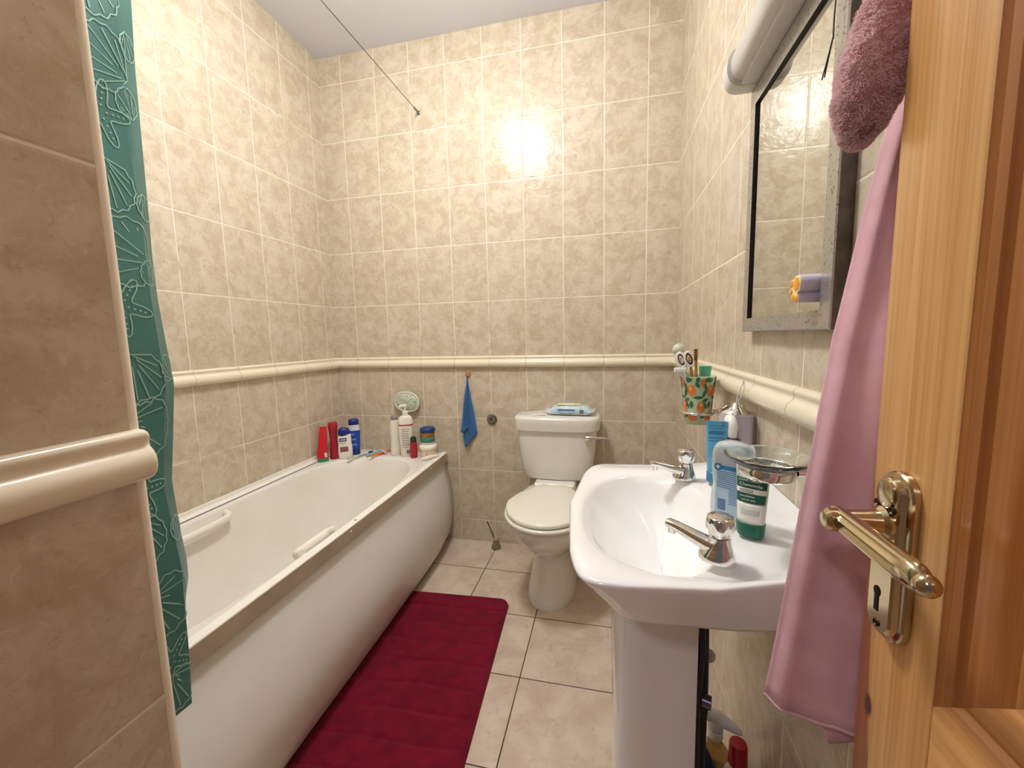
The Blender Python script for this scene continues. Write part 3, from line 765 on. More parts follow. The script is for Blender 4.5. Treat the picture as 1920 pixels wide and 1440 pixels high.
def basin_items():
    # hand cream tube, cap down
    p = Vector((1.785, -1.438, LED)); right, out = facing(p); right = Matrix.Rotation(math.radians(-14), 3, 'Z') @ right; out = Matrix.Rotation(math.radians(-14), 3, 'Z') @ out
    t = thing('hand_cream', p, 'pale green and white hand cream tube standing on dark green cap under the soap dish', 'tube')
    tm = M('cream_tube_pale', 'dde0cf', .3, coat=.2); dg = M('cream_tube_green', '1c5c46', .35)
    link('cap', oblong(p, right, out, [(.0185, .0165, 0), (.0195, .0172, .002), (.0205, .017, .0205), (.0195, .016, .0215)]), M('cap_green', '14614f', .35), t, ang=.8)
    def half(z): return interp([(.021, (.0198, .0150)), (.05, (.0215, .0130)), (.09, (.0238, .0072)), (.112, (.0252, .0022)), (.120, (.0255, .0014))], z)
    link('tube', oblong(p, right, out, [(*half(z), z) for z in (.021, .03, .04, .05, .06, .07, .08, .09, .10, .108, .114, .120)], e=2.3), tm, t, ang=.9)
    def skin(name, z0, z1, m, k=.93, d=.0006, u0=-1, u1=1):
        rows = []
        for z in [lerp(z0, z1, q / 6) for q in range(7)]:
            a, b = half(z); row = []
            for q in range(13):
                u = lerp(u0, u1, q / 12) * k; row.append(p + right * a * u + out * (b * (max(0, 1 - abs(u) ** 2.3)) ** (1 / 2.3) + d) + Vector((0, 0, z)))
            rows.append(row)
        return link(name, MB().grid(rows), m, t, thick=.0003)
    skin('label_upper_green', .078, .094, dg); skin('label_white_band', .070, .078, M('label_white', 'f3f2ea', .5), d=.0007); skin('label_lower_green', .055, .070, dg)
    skin('label_white_panel', .024, .054, M('label_cream', 'edeee4', .5))
    skin('swirl_print', .036, .046, M('swirl_grey', 'c9d2cc', .5), k=.75, d=.0010, u0=-.8, u1=.9)
    lab = M('label_lettering', 'f6f6f0', .6)
    def wr(s_, z, size, m, du=0):
        a, b = half(z); text('label_lettering', s_, size, p + right * du + out * (b + .0016) + Vector((0, 0, z)), right, (0, 0, 1), m, t)
    wr('HAND CREAM', .0905, .0050, lab, -.002); wr('Chamomile', .0838, .0072, lab); wr('SOOTHING &\nPROTECTING', .0738, .0032, ink, -.006); wr('NOURISHING', .0655, .0034, lab, -.004); wr('FOR DRY SKIN', .060, .0030, lab, -.002); wr('Vegan', .1055, .0048, M('gold_ink', '9a7a2a', .5), -.013)
    a, b = half(.1)
    link('round_seal', MB().lathe([(.0062, 0), (.0062, .0004), (.0, .0005)], (0, 0, 0), 24, mat=Matrix.Translation(p + right * .013 + out * (b + .0008) + Vector((0, 0, .1035))) @ Matrix(((right.x, 0, out.x, 0), (right.y, 0, out.y, 0), (0, 1, 0, 0), (0, 0, 0, 1)))), M('seal_dark', '3a4038', .5), t)
    # translucent baby wash bottle
    p = Vector((1.768, -1.392, LED)); right, out = facing(p); R = Matrix.Rotation(math.radians(-18), 3, 'Z'); right, out = R @ right, R @ out
    t = thing('wash_bottle', p, 'translucent pale blue wash bottle with printed back label behind the hand cream', 'bottle')
    tr_ = M('translucent_blue', 'e2ebee', .25, trans=.7, ior=1.3)
    link('body', oblong(p, right, out, [(.028, .016, 0), (.032, .019, .003), (.034, .020, .02), (.033, .020, .045), (.0305, .018, .062), (.0315, .019, .08), (.034, .020, .10), (.033, .020, .118), (.030, .018, .130), (.024, .015, .137), (.015, .010, .1405), (.004, .003, .1415)], e=2.6), tr_, t, ang=.9)
    lb = link('label', quad_on(p, right, out, rect(-.020, .027, .016, .098), .0205), M('label_pale_blue', 'b7d2e2', .4), t, smooth=False)
    link('label_header', quad_on(p, right, out, rect(-.016, .027, .0945, .1015), .0208), M('label_blue', '2b7db2', .4), lb, smooth=False)
    link('badge', quad_on(p, right, out, [(-.0165 + .0065 * math.cos(a), .0985 + .0065 * math.sin(a)) for a in [2 * PI * k / 16 for k in range(16)]], .0210), M('badge_blue', '246fa4', .4), lb, smooth=False)
    link('cross', quad_on(p, right, out, rect(-.0175, -.0155, .095, .102), .0215), plast, lb, smooth=False); link('cross', quad_on(p, right, out, rect(-.020, -.013, .0975, .0995), .0215), plast, lb, smooth=False)
    lines = MB()
    for k in range(17):
        z = .0905 - k * .0034; u1 = .025 - .006 * random.random()
        if k > 8: u0 = .002
        else: u0 = -.018
        q = quad_on(p, right, out, rect(u0, u1, z, z + .0010), .0211, .0002); lines.add(q.v, q.f)
    link('print_lines', lines, inkb, lb, smooth=False)
    bc = MB()
    for k in range(9):
        q = quad_on(p, right, out, rect(-.016, -.003, .024 + k * .0022, .0252 + k * .0022), .0211, .0002); bc.add(q.v, q.f)
    link('barcode', bc, inkb, lb, smooth=False)
    # tall blue tube behind
    p = Vector((1.788, -1.196, LED + .002)); right, out = facing(p)
    t = thing('lotion_tube', p, 'tall light blue lotion tube with flat crimped top beside the far tap', 'tube')
    bm_ = M('tube_sky_blue', '4f9cc4', .35, col2='69b0d2', nscale=20)
    link('cap', oblong(p, right, out, [(.017, .017, 0), (.018, .018, .002), (.018, .018, .022), (.017, .017, .023)], e=2.1), M('cap_sky', '3d86b0', .35), t)
    link('tube', oblong(p, right, out, [(.0165, .016, .023), (.0185, .0145, .05), (.0200, .0095, .09), (.0215, .0035, .118), (.0220, .0014, .128), (.0220, .0014, .1345)], e=2.2), bm_, t, ang=.9)
    for k, z in enumerate((.124, .118, .112, .1065, .098, .092)):
        link('print_band', quad_on(p, right, out, rect(-.016, .013 if k % 2 else .017, z, z + (.0016 if k != 3 else .004)), .0032 + (.118 - min(z, .118)) * .22 + .0012), M('band_dark_blue', '2a6f9c', .4), t, smooth=False)
    text('print_letter', 'I', .010, p + right * .012 + out * .0040 + Vector((0, 0, .1285)), right, (0, 0, 1), ink, t)
    # lavender dispenser with chrome top and white spout
    p = Vector((1.8445, -1.128, .8535)); right, out = facing(p)
    t = thing('soap_dispenser', p, 'lavender soap dispenser with chrome top and white spout against the right wall', 'dispenser')
    link('body', oblong(p, right, out, [(.034, .029, 0), (.035, .030, .003), (.0345, .0295, .06), (.0345, .0295, .118), (.0335, .029, .121)], e=3.2), M('lavender_body', 'bdb4c0', .35), t, ang=.8)
    link('chrome_top', oblong(p, right, out, [(.0335, .0305, .121), (.0340, .031, .1225), (.033, .030, .125), (.020, .019, .132), (.012, .012, .137), (.009, .009, .145), (.004, .004, .147)], e=2.2), chrome, t, ang=.9)
    link('hook_ball', MB().sphere(p + right * .010 + Vector((0, 0, .137)), .007, 14), chrome, t)
    sp = MB().tube([p + out * .028 + right * (-.012) + Vector((0, 0, .112)), p + out * .044 + right * (-.010) + Vector((0, 0, .112)), p + out * .050 + right * (-.006) + Vector((0, 0, .10)), p + out * .050 + right * (-.006) + Vector((0, 0, .076))], [.012, .012, .011, .008], 14)
    link('spout', sp, plast, t, ang=1.0)
    link('drip_cup', MB().lathe([(.014, 0), (.016, .002), (.016, .007), (.0135, .007), (.013, .003), (0, .003)], p + out * .048 + right * (-.006) + Vector((0, 0, .066)), 24), M('drip_grey', '6e6a70', .4), t)
    top = p + Vector((0, 0, .144)); peg = Vector((W - .0265, -1.128, 1.052))
    a = [top, top.lerp(peg, .3) + right * .004, top.lerp(peg, .7) + right * .005, peg]; b = [top, top.lerp(peg, .3) - right * .003, top.lerp(peg, .7) - right * .001, peg]
    link('hanging_cord', MB().tube(a, .0012, 6).tube(b, .0012, 6), M('white_cord', 'ded8d0', .8), t)
basin_items()

# ------------------------------------------------------------------ cleaning bottles on the floor under the basin
def floor_bottles():
    SB = p = Vector((1.815, -1.165, 0)); right = Vector((.94, -.34, 0)); out = Vector((-.34, -.94, 0))
    t = thing('spray_bottle', p, 'clear trigger spray bottle of amber cleaner on the floor under the basin', 'bottle')
    link('body', oblong(p, right, out, [(.040, .026, 0), (.043, .029, .004), (.043, .029, .10), (.040, .027, .13), (.028, .02, .155), (.016, .014, .172), (.0135, .0135, .186)], e=2.6), M('clear_bottle', 'e8dcae', .12, trans=.75, ior=1.3), t, ang=.9)
    link('liquid', oblong(p, right, out, [(.036, .023, .004), (.039, .026, .008), (.039, .026, .10), (.036, .024, .128), (.030, .021, .142), (.0, .0, .1425)], e=2.6), M('amber_liquid', 'd59a20', .3), t, ang=.9)
    link('collar', MB().lathe([(.0155, 0), (.0165, .002), (.0165, .018), (.014, .02)], p + Vector((0, 0, .184)), 24), plast, t)
    hd = []
    for u, w, h, z in ((-.048, .008, .006, .236), (-.044, .012, .010, .236), (-.03, .014, .014, .238), (-.01, .015, .017, .238), (.012, .014, .017, .235), (.035, .011, .012, .229), (.05, .008, .008, .224), (.056, .004, .004, .222)):
        hd.append([p + right * u + out * w * math.cos(2 * PI * j / 20) + Vector((0, 0, z + h * math.sin(2 * PI * j / 20))) for j in range(20)])
    mb = MB().loft(hd); mb.loft([[p + right * (dx + a * math.cos(2 * PI * j / 20)) + out * b * math.sin(2 * PI * j / 20) + Vector((0, 0, z)) for j in range(20)] for dx, a, b, z in ((0, .016, .015, .198), (.0, .017, .015, .215), (.004, .026, .014, .234))])
    hd_ = link('trigger_head', mb, M('trigger_white', 'dcdce0', .3), t, ang=1.0)
    link('trigger', MB().tube([p + right * (-.022) + Vector((0, 0, .226)), p + right * (-.034) + Vector((0, 0, .205)), p + right * (-.030) + Vector((0, 0, .178))], [.006, .005, .004], 10), M('trigger_grey', 'b8a898', .4), hd_)
    link('nozzle', MB().tube([p + right * (-.046) + Vector((0, 0, .236)), p + right * (-.058) + Vector((0, 0, .236))], .008, 12), M('nozzle_brown', '6a5440', .4), hd_)
    p = Vector((1.836, -1.262, 0))
    t = thing('cleaner_bottle', p, 'white cleaner bottle with red cap on the floor beside the spray bottle', 'bottle')
    link('body', MB().lathe([(0, 0), (.030, 0), (.032, .004), (.032, .17), (.026, .20), (.015, .218), (.014, .225)], p, 28), M('cleaner_body', 'd4c3b0', .35), t, ang=.9)
    link('cap', MB().lathe([(.0185, 0), (.0195, .003), (.0180, .045), (.0165, .050), (.006, .052), (0, .052)], p + Vector((0, 0, .225)), 28), M('cleaner_cap_red', 'a11424', .3), t, ang=.7)
    p = Vector((1.772, -1.215, 0))
    t = thing('detergent_bottle', p, 'dark blue detergent bottle with rounded shoulders in front of amber spray bottle', 'bottle')
    link('body', MB().lathe([(0, 0), (.030, 0), (.033, .004), (.034, .10), (.030, .15), (.020, .185), (.012, .2)], p, 28, sx=1.05, sy=.8), M('detergent_blue', '1d2f66', .3), t, ang=.9)
    link('cap', MB().lathe([(.0115, 0), (.012, .002), (.011, .018), (.008, .021), (0, .021)], p + Vector((0, 0, .199)), 20), M('detergent_cap', '1a2550', .35), t)
floor_bottles()

# ------------------------------------------------------------------ door standing open along the right wall
DXF = 1.790
def door():
    t = bpy.data.objects.new('door_1', None); COL.objects.link(t); t.location = (DXF + .02, -2.1, 0); LOC[t] = Vector(t.location); t['kind'] = 'structure'
    t['label'] = 'open pine panelled door with brass lever handle at the right edge'; t['category'] = 'door'
    ys, yi, yh = -1.7265, -1.812, -2.50; x0, x1 = DXF, DXF + .040
    link('stile', MB().box((x0, yi, .008), (x1, ys, 2.0), .0015), wood_mat('pine_stile', band=True, seed=1.3), t)
    link('stile', MB().box((x0, yh, .008), (x1, yh + .085, 2.0), .0015), wood_mat('pine_stile_hinge', seed=4.), t)
    wr = wood_mat('pine_rail', axis=1, seed=7.)
    for z0, z1 in ((.008, .22), (.70, .884), (1.915, 2.0)): link('rail', MB().box((x0 + .0003, yh + .085, z0), (x1 - .0003, yi, z1), .0012), wr, t)
    wp = wood_mat('pine_panel', c1='c88a4a', c2='b5743a', seed=2.); wm = wood_mat('pine_moulding', c1='b87a3e', c2='a4642e', dark='6e3614', seed=9.)
    wm2 = wood_mat('pine_moulding_cross', c1='c88e50', c2='b5763c', dark='6e3614', axis=1, seed=3.)
    for z0, z1 in ((.22, .70), (.884, 1.915)):
        ya, yb = yi, yh + .085
        mp = [(0.0, .0008), (.004, .003), (.010, .0045), (.014, .0085), (.016, .0085), (.024, .0095), (.032, .0125), (.038, .0165), (.044, .0175), (.046, .022)]
        rings = []
        for d, rec in mp:
            rings.append([Vector((x0 + rec, ya - d, z0 + d)), Vector((x0 + rec, ya - d, z1 - d)), Vector((x0 + rec, yb + d, z1 - d)), Vector((x0 + rec, yb + d, z0 + d))])
        for k in range(4):
            rows = [[r[k], r[(k + 1) % 4]] for r in rings]
            link('moulding', MB().grid(rows), wm if k % 2 == 0 else wm2, t, ang=.25)
        # fielded panel
        fld = [(.044, .0195), (.050, .0195), (.085, .0125), (.087, .0105)]
        rings = [[Vector((x0 + rec, ya - d, z0 + d)), Vector((x0 + rec, ya - d, z1 - d)), Vector((x0 + rec, yb + d, z1 - d)), Vector((x0 + rec, yb + d, z0 + d))] for d, rec in fld]
        mb = MB().loft(rings, True, False, True); mb.box((x0 + .0235, yb, z0), (x1 - .004, ya, z1)); link('panel', mb, wp, t, ang=.2)
    # lever handle on a long back plate
    yc = -1.766; zlo, zhi = .902, 1.046
    def stad(w, x, inset=0, top_in=0):
        r = []; a = w / 2 - inset
        for k in range(17):
            q = PI * k / 16; r.append(Vector((x, yc + a * math.cos(q), zhi - w / 2 + (w / 2 - inset) * math.sin(q))))
        for k in range(17):
            q = PI + PI * k / 16; r.append(Vector((x, yc + a * math.cos(q), zlo + w / 2 + (w / 2 - inset) * math.sin(q))))
        return r
    mb = MB().loft([stad(.040, x0 - .0005), stad(.040, x0 - .0045), stad(.040, x0 - .0060, .0012), stad(.040, x0 - .0068, .0045), stad(.040, x0 - .0105, .0055), stad(.040, x0 - .012, .0070)])
    pl = link('handle_plate', mb, nickel, t, ang=.5)
    lip = []
    for r_, xx in ((.0105, x0 - .012), (.0105, x0 - .0132), (.0095, x0 - .0138), (.0005, x0 - .0138)):
        lip.append([Vector((xx, yc + r_ * math.cos(2 * PI * j / 28), zhi - .018 + r_ * 1.15 * math.sin(2 * PI * j / 28))) for j in range(28)])
    link('plate_boss', MB().loft(lip), nickel, pl, ang=.6)
    for dy, z in ((.010, 1.0165), (-.0085, 1.0165), (0.0, .9155)):
        s_ = link('screw', MB().lathe([(0, .001), (.0018, .0005), (.0026, .0016), (.0034, .001), (.0034, 0)], (0, 0, 0), 16, mat=Matrix.Translation((x0 - .0118, yc + dy, z)) @ Matrix.Rotation(-PI / 2, 4, 'Y')), M('screw_dark', '4a4036', .35, 1), pl)
    kh = [Vector((x0 - .0121, yc + .004 * math.cos(a) + .002, .9425 + .0045 * math.sin(a))) for a in [-.3 * PI / 1 + (1.6 * PI) * k / 14 for k in range(15)]] + [Vector((x0 - .0121, yc - .0005, .9255)), Vector((x0 - .0121, yc + .0045, .9255))]
    link('keyhole', MB().prism(kh, (0, 0, 0), (-.0004, 0, 0)), M('keyhole_black', '060506', .9), pl, smooth=False)
    lv = MB()
    lv.lathe([(.0135, .0), (.0135, .003), (.0105, .006), (.0092, .016), (.0086, .030), (.0095, .037), (.0093, .041), (.006, .044), (0, .0445)], (0, 0, 0), 28, mat=Matrix.Translation((x0 - .0115, yc, 1.003)) @ Matrix.Rotation(-PI / 2, 4, 'Y'))
    rings = []
    for k in range(25):
        s_ = k / 24; y = yc + .008 - s_ * .099; z = 1.0035 - .001 * s_; xx = x0 - .0425 + .002 * s_
        hw = interp([(0, .0085), (.1, .0092), (.8, .0098), (.9, .0098), (.95, .0088), (1, .006)], s_); hd = interp([(0, .007), (.85, .0075), (.94, .0075), (1, .0045)], s_)
        ring = []
        for j in range(40):
            a = 2 * PI * j / 40; c, q = math.cos(a), math.sin(a)
            flute = 0
            if .1 < s_ < .86 and c < 0: flute = .0011 * (math.cos(q * 10) - .2)
            ring.append(Vector((xx + (hd - flute * (1 if c < 0 else 0)) * math.copysign(abs(c) ** .8, c) , y, z + hw * math.copysign(abs(q) ** .9, q))))
        rings.append(ring)
    lv.loft(rings)
    lv.sphere((x0 - .0405, yc - .0915, 1.0022), .0074, 18)
    link('lever_handle', lv, nickel, t, ang=.6)
    # frame lining behind
    link('hinge', MB().tube([(x0 + .03, yh - .004, .25), (x0 + .03, yh - .004, .33)], .006, 12), nickel, t)
door()

# ------------------------------------------------------------------ towel and dressing gown hanging behind the door edge
def towel():
    t = thing('hanging_towel', (1.80, -1.68, .70), 'pink flat towel hanging behind the edge of the open door', 'towel')
    m = fabric_mat('pink_towel', 'e6b8c1', 'dcaab4', 1400, .35, .3, .9)
    LX = [(.7362, 1.7342), (.8182, 1.7445), (.9026, 1.7539), (1.0007, 1.7646), (1.0758, 1.7743), (1.148, 1.7872), (1.2368, 1.8096), (1.3198, 1.8308), (1.368, 1.842), (1.4137, 1.8511), (1.62, 1.863)]
    def row(z, dy=0, x1=0, trim=0):
        x1 = lerp(1.8555, 1.873, smoothstep(1.10, 1.2, z))
        xl = interp(LX, z) + trim; r = []
        for k in range(41):
            s_ = k / 40; x = lerp(xl, x1, s_)
            fold = smoothstep(1.55, 1.0, z)
            y = -1.682 + .050 * smoothstep(1.02, 1.40, z) + .012 * math.sin(s_ * 9) * fold * (.4 + s_) - .020 * fold * smoothstep(.45, .8, s_) + .022 * (1 - smoothstep(0, .16, s_)) ** 2 + .006 * min(1, s_ * 4) * noise.noise(Vector((x * 25, z * 6, 1))) * fold + dy
            r.append(Vector((x, y, z)))
        return r
    zs = [lerp(1.64, .744, k / 60) for k in range(61)]
    rows = [row(z) for z in zs]
    last = rows[-1]
    rows[-1] = [Vector((p.x, p.y, p.z - .008 * math.sin(min(1, s_ / 40 * 2.2) * PI) + .004 * (s_ / 40))) for s_, p in enumerate(last)]
    link('front_fold', MB().grid(rows), m, t, thick=.004, ang=1.5)
    # hem: thicker rolled edge
    hem = MB().tube([p + Vector((0, -.0005, .001)) for p in rows[-1]], .0024, 8); link('hem', hem, m, t)
    rows = []
    for k in range(31):
        z = lerp(1.6, .80, k / 30); rows.append(row(z, .022, 1.870, .012))
    for q in range(1, 9):
        f = q / 8; base = rows[30]; r = []
        for i, p in enumerate(base):
            s_ = i / 40; drop = interp([(0, .03), (.42, .103), (.62, .085), (1, .05)], s_); r.append(Vector((p.x + .006 * f, p.y + .004 * f, .80 - drop * f)))
        rows.append(r)
    link('rear_fold', MB().grid(rows), m, t, thick=.004, ang=1.5)
towel()

def robe():
    # sleeve of a fleece gown bunched on the hook behind the door
    path = [(1.838, -1.672, 1.70), (1.835, -1.678, 1.60), (1.824, -1.686, 1.495), (1.8055, -1.690, 1.434), (1.788, -1.692, 1.394), (1.7805, -1.692, 1.362), (1.7765, -1.692, 1.337), (1.7755, -1.692, 1.325), (1.7755, -1.692, 1.322)]
    rad = [.028, .028, .028, .0285, .0275, .0235, .0145, .007, .002]
    P, R = [], []
    for i in range(len(path) - 1):
        k_ = 8 if i < 2 else 34
        for k in range(k_): P.append(Vector(path[i]).lerp(Vector(path[i + 1]), k / k_)); R.append(lerp(rad[i], rad[i + 1], k / k_))
    for _ in range(40): P = [P[0]] + [(P[i - 1] + 2 * P[i] + P[i + 1]) / 4 for i in range(1, len(P) - 1)] + [P[-1]]; R = [R[0]] + [(R[i - 1] + 2 * R[i] + R[i + 1]) / 4 for i in range(1, len(R) - 1)] + [R[-1]]
    NN = 140; mb = MB().tube(P, R, NN, flat=1.0)
    for i, v in enumerate(mb.v):
        c = P[min(i // NN, len(P) - 1)]; d = (v - c)
        if d.length > 1e-5: d.normalize()
        mb.v[i] = v + d * (.0040 * noise.noise(v * 36) + .0016 * noise.noise(v * 110))
    rnd = random.Random(9); nr = len(P)
    for _ in range(42000):       # the pile: short curled fibres standing on the cloth
        k = int(rnd.random() ** .8 * (nr - 3)); k = nr - 3 - k; j = rnd.randrange(NN)
        v = mb.v[k * NN + j]; d = (v - P[k]); d = d.normalized() if d.length > 1e-5 else Vector((0, 0, -1))
        cl = noise.noise_vector(v * 120)
        t1 = (d + cl * .9 + Vector((rnd.gauss(0, .25), rnd.gauss(0, .25), rnd.gauss(0, .25) - .25))).normalized()
        sd = t1.cross(Vector((rnd.gauss(0, 1), rnd.gauss(0, 1), rnd.gauss(0, 1)))).normalized() * .0005
        L = rnd.uniform(.0024, .0046); m_ = v + t1 * L * .6; e_ = m_ + (t1 + cl * .8 + Vector((0, 0, -.5))).normalized() * L * .5
        mb.add([v - sd, v + sd, m_ + sd * .8, m_ - sd * .8, e_], [[0, 1, 2, 3], [3, 2, 4]])
    o = link('dressing_gown', mb, translucent(fabric_mat('pink_fleece', 'fddfe0', 'f7d3d4', 900, .8, .9, 1.0, .0015), .35), ang=3.2)
    tag(o, 'fluffy dusty pink dressing gown hanging at the top beside the mirror', 'dressing gown')
robe()

# ------------------------------------------------------------------ shower curtain and its wire
def curtain():
    def xs(z): return .585 + .15 * (2.33 - z) / 1.8
    YR = [(.43, -1.562), (.448, -1.5594), (.565, -1.546), (.63, -1.541), (.681, -1.5215), (.72, -1.518), (.79, -1.5197), (.889, -1.518), (.94, -1.5075), (1.08, -1.4795), (1.168, -1.481), (1.254, -1.4814), (1.34, -1.4766), (1.425, -1.4687), (1.595, -1.454), (1.712, -1.4437), (1.853, -1.427), (2.32, -1.40)]
    FW = [(.43, .012), (.63, .014), (.68, .030), (.9, .030), (1.08, .034), (1.4, .030), (1.85, .045), (2.32, .05)]
    def sec(z, out=0.):
        x, y, w = xs(z), interp(YR, z), interp(FW, z)
        wv = .004 * math.sin(z * 11) + .003 * noise.noise(Vector((z * 5, 3, 1)))
        R = Vector((x - .006, y, z)); F = Vector((x + .016 + wv, y - w, z)); Mm = Vector((x + .016 + wv, y - w - .09, z)); L = Vector((x + .008, y - w - .20, z))
        return R, F, Mm, L
    def S(u, z, off=.0):
        """u in metres left of the fold line (negative = on the narrow turned strip)"""
        R, F, Mm, L = sec(z)
        if u < 0:
            d = (F - R); n_ = Vector((-d.y, d.x, 0)).normalized(); n_ = n_ if n_.x > 0 else -n_
            return F.lerp(R, min(1, -u / max(.004, d.length))) + n_ * off
        q = F.lerp(Mm, u / .09) if u < .09 else Mm.lerp(L, min(1, (u - .09) / .11))
        return q + Vector((.002 * math.sin(u * 40 + z * 7) + off, 0, 0))
    mb = MB(); rows = []
    zs = [lerp(2.325, .452, k / 120) for k in range(121)]
    for z in zs:
        R, F, Mm, L = sec(z)
        back = [R + Vector((-.03, -.05, 0)), R + Vector((-.012, -.004, 0))]
        rows.append([R + Vector((-.035, -.13, 0)), R + Vector((-.045, -.07, 0))] + back + [S(-.2, z)] + [S(-interp(FW, z) * .5, z)] + [S(u, z) for u in (0, .004, .02, .04, .06, .08, .1, .12, .14, .16, .2)] + [L + Vector((-.03, .02, 0)), L + Vector((-.05, .09, 0))])
    mb.grid(rows); cut = len(mb.f)
    # printed shells and starfish: narrow ribbons lying on the cloth
    def stroke(pts, w=.0024):
        vs = []; fs = []
        for i, (u, z) in enumerate(pts):
            a = pts[max(i - 1, 0)]; b = pts[min(i + 1, len(pts) - 1)]; tx, tz = b[0] - a[0], b[1] - a[1]; L = math.hypot(tx, tz) or 1
            nx, nz = -tz / L * w / 2, tx / L * w / 2
            vs += [S(u + nx, z + nz, .0012), S(u - nx, z - nz, .0012)]
        for i in range(len(pts) - 1): fs.append([2 * i, 2 * i + 1, 2 * i + 3, 2 * i + 2])
        mb.cur = 1; mb.add(vs, fs)
    def shell(u, z, r, rot, ribs=7, w=.0024):
        c, s_ = math.cos(rot), math.sin(rot)
        T = lambda x, y: (u + (x * c - y * s_) * .8, z + x * s_ + y * c)
        base = (0, -r * .95)
        arc = [T(r * 1.02 * math.sin(a) * (1 + .03 * math.cos(a * 14)), r * math.cos(a) * (.95 + .05 * math.cos(a * 14)) ) for a in [lerp(-2.25, 2.25, k / 40) for k in range(41)]]
        stroke([T(*base)] + arc + [T(*base)], w)
        for k in range(ribs):
            a = lerp(-1.75, 1.75, k / (ribs - 1)); e = (r * .86 * math.sin(a), r * .84 * math.cos(a)); b = lerp(.35, .12, abs(a) / 1.75)
            stroke([T(lerp(base[0], e[0], b), lerp(base[1], e[1], b)), T(*e)], w * .85)
    def star(u, z, r, rot):
        pts = []
        for k in range(61):
            a = 2 * PI * k / 60; q = .5 + .5 * math.cos(5 * a); rr = r * (.36 + .64 * q ** 1.6)
            pts.append((u + rr * math.cos(a + rot) * .85, z + rr * math.sin(a + rot)))
        stroke(pts, .0024)
        for k in range(5):
            for d in (.2, .4, .58, .74):
                a = 2 * PI * k / 5 + rot; x, y = u + r * d * math.cos(a) * .85, z + r * d * math.sin(a); stroke([(x - .0018, y), (x + .0018, y)], .003)
    for a in ((.045, 1.815, .060, 2.6), (.030, 1.69, .058, -1.2), (.045, 1.455, .050, 3.0), (.030, 1.335, .064, -1.3), (.040, 1.10, .050, 2.8), (.030, 1.005, .055, 1.9), (.050, .805, .045, 2.9), (.028, .670, .056, 2.1), (.02, .500, .040, 2.6), (.03, 1.92, .05, 1.), (.035, 2.15, .05, 2.)): shell(*a)
    for a in ((.045, 1.585, .062, .5), (.050, 1.235, .058, .9), (.042, .895, .055, .6), (.035, .560, .052, 1.1), (.04, 2.04, .05, .3)): star(*a)
    for a in ((-.022, 1.74, .028, 2.8), (-.008, 1.625, .030, -.4), (-.018, 1.43, .028, 3.), (-.008, 1.30, .026, -.6), (-.020, 1.115, .028, -.5), (-.016, .80, .026, 3.)): shell(*a, ribs=5, w=.0022)
    n = N('curtain_teal'); p = n.obj()
    n.set(Base_Color=n.mix(n.rng(n.noise(p, 6, 3), .3, .7), srgb('3c716c'), srgb('346660')), Roughness=.32); n.bump(n.noise(p, 22, 3), .12, .004)
    pr = M('curtain_print', '86ad9f', .45)
    o = tag(link('shower_curtain', mb, [n.m, pr], ang=.4), 'teal shower curtain printed with pale shells and starfish gathered at the near bath end', 'curtain')
    return o
curtain()

def wire():
    t = thing('curtain_wire', (.585, 0, 2.342), 'thin metal curtain wire running from an eyelet on the back wall', 'wire')
    mtl = M('wire_metal', '6a625a', .35, .8)
    link('cable', MB().tube([(.585, -.03, 2.3425), (.585, -.9, 2.336), (.585, STUB_Y, 2.340)], .0016, 8), mtl, t)
    link('turnbuckle', MB().tube([(.585, -.012, 2.342), (.585, -.03, 2.3425), (.585, -.05, 2.3425), (.585, -.055, 2.3425)], [.006, .005, .005, .003], 12), M('zinc', '8d8a88', .3, .9), t)
    link('eyelet', MB().lathe([(.011, 0), (.011, .003), (.006, .006), (.005, .014), (0, .015)], (0, 0, 0), 20, mat=Matrix.Translation((.585, -.0005, 2.342)) @ Matrix.Rotation(PI / 2, 4, 'X')), M('zinc', '8d8a88', .3, .9), t)
wire()

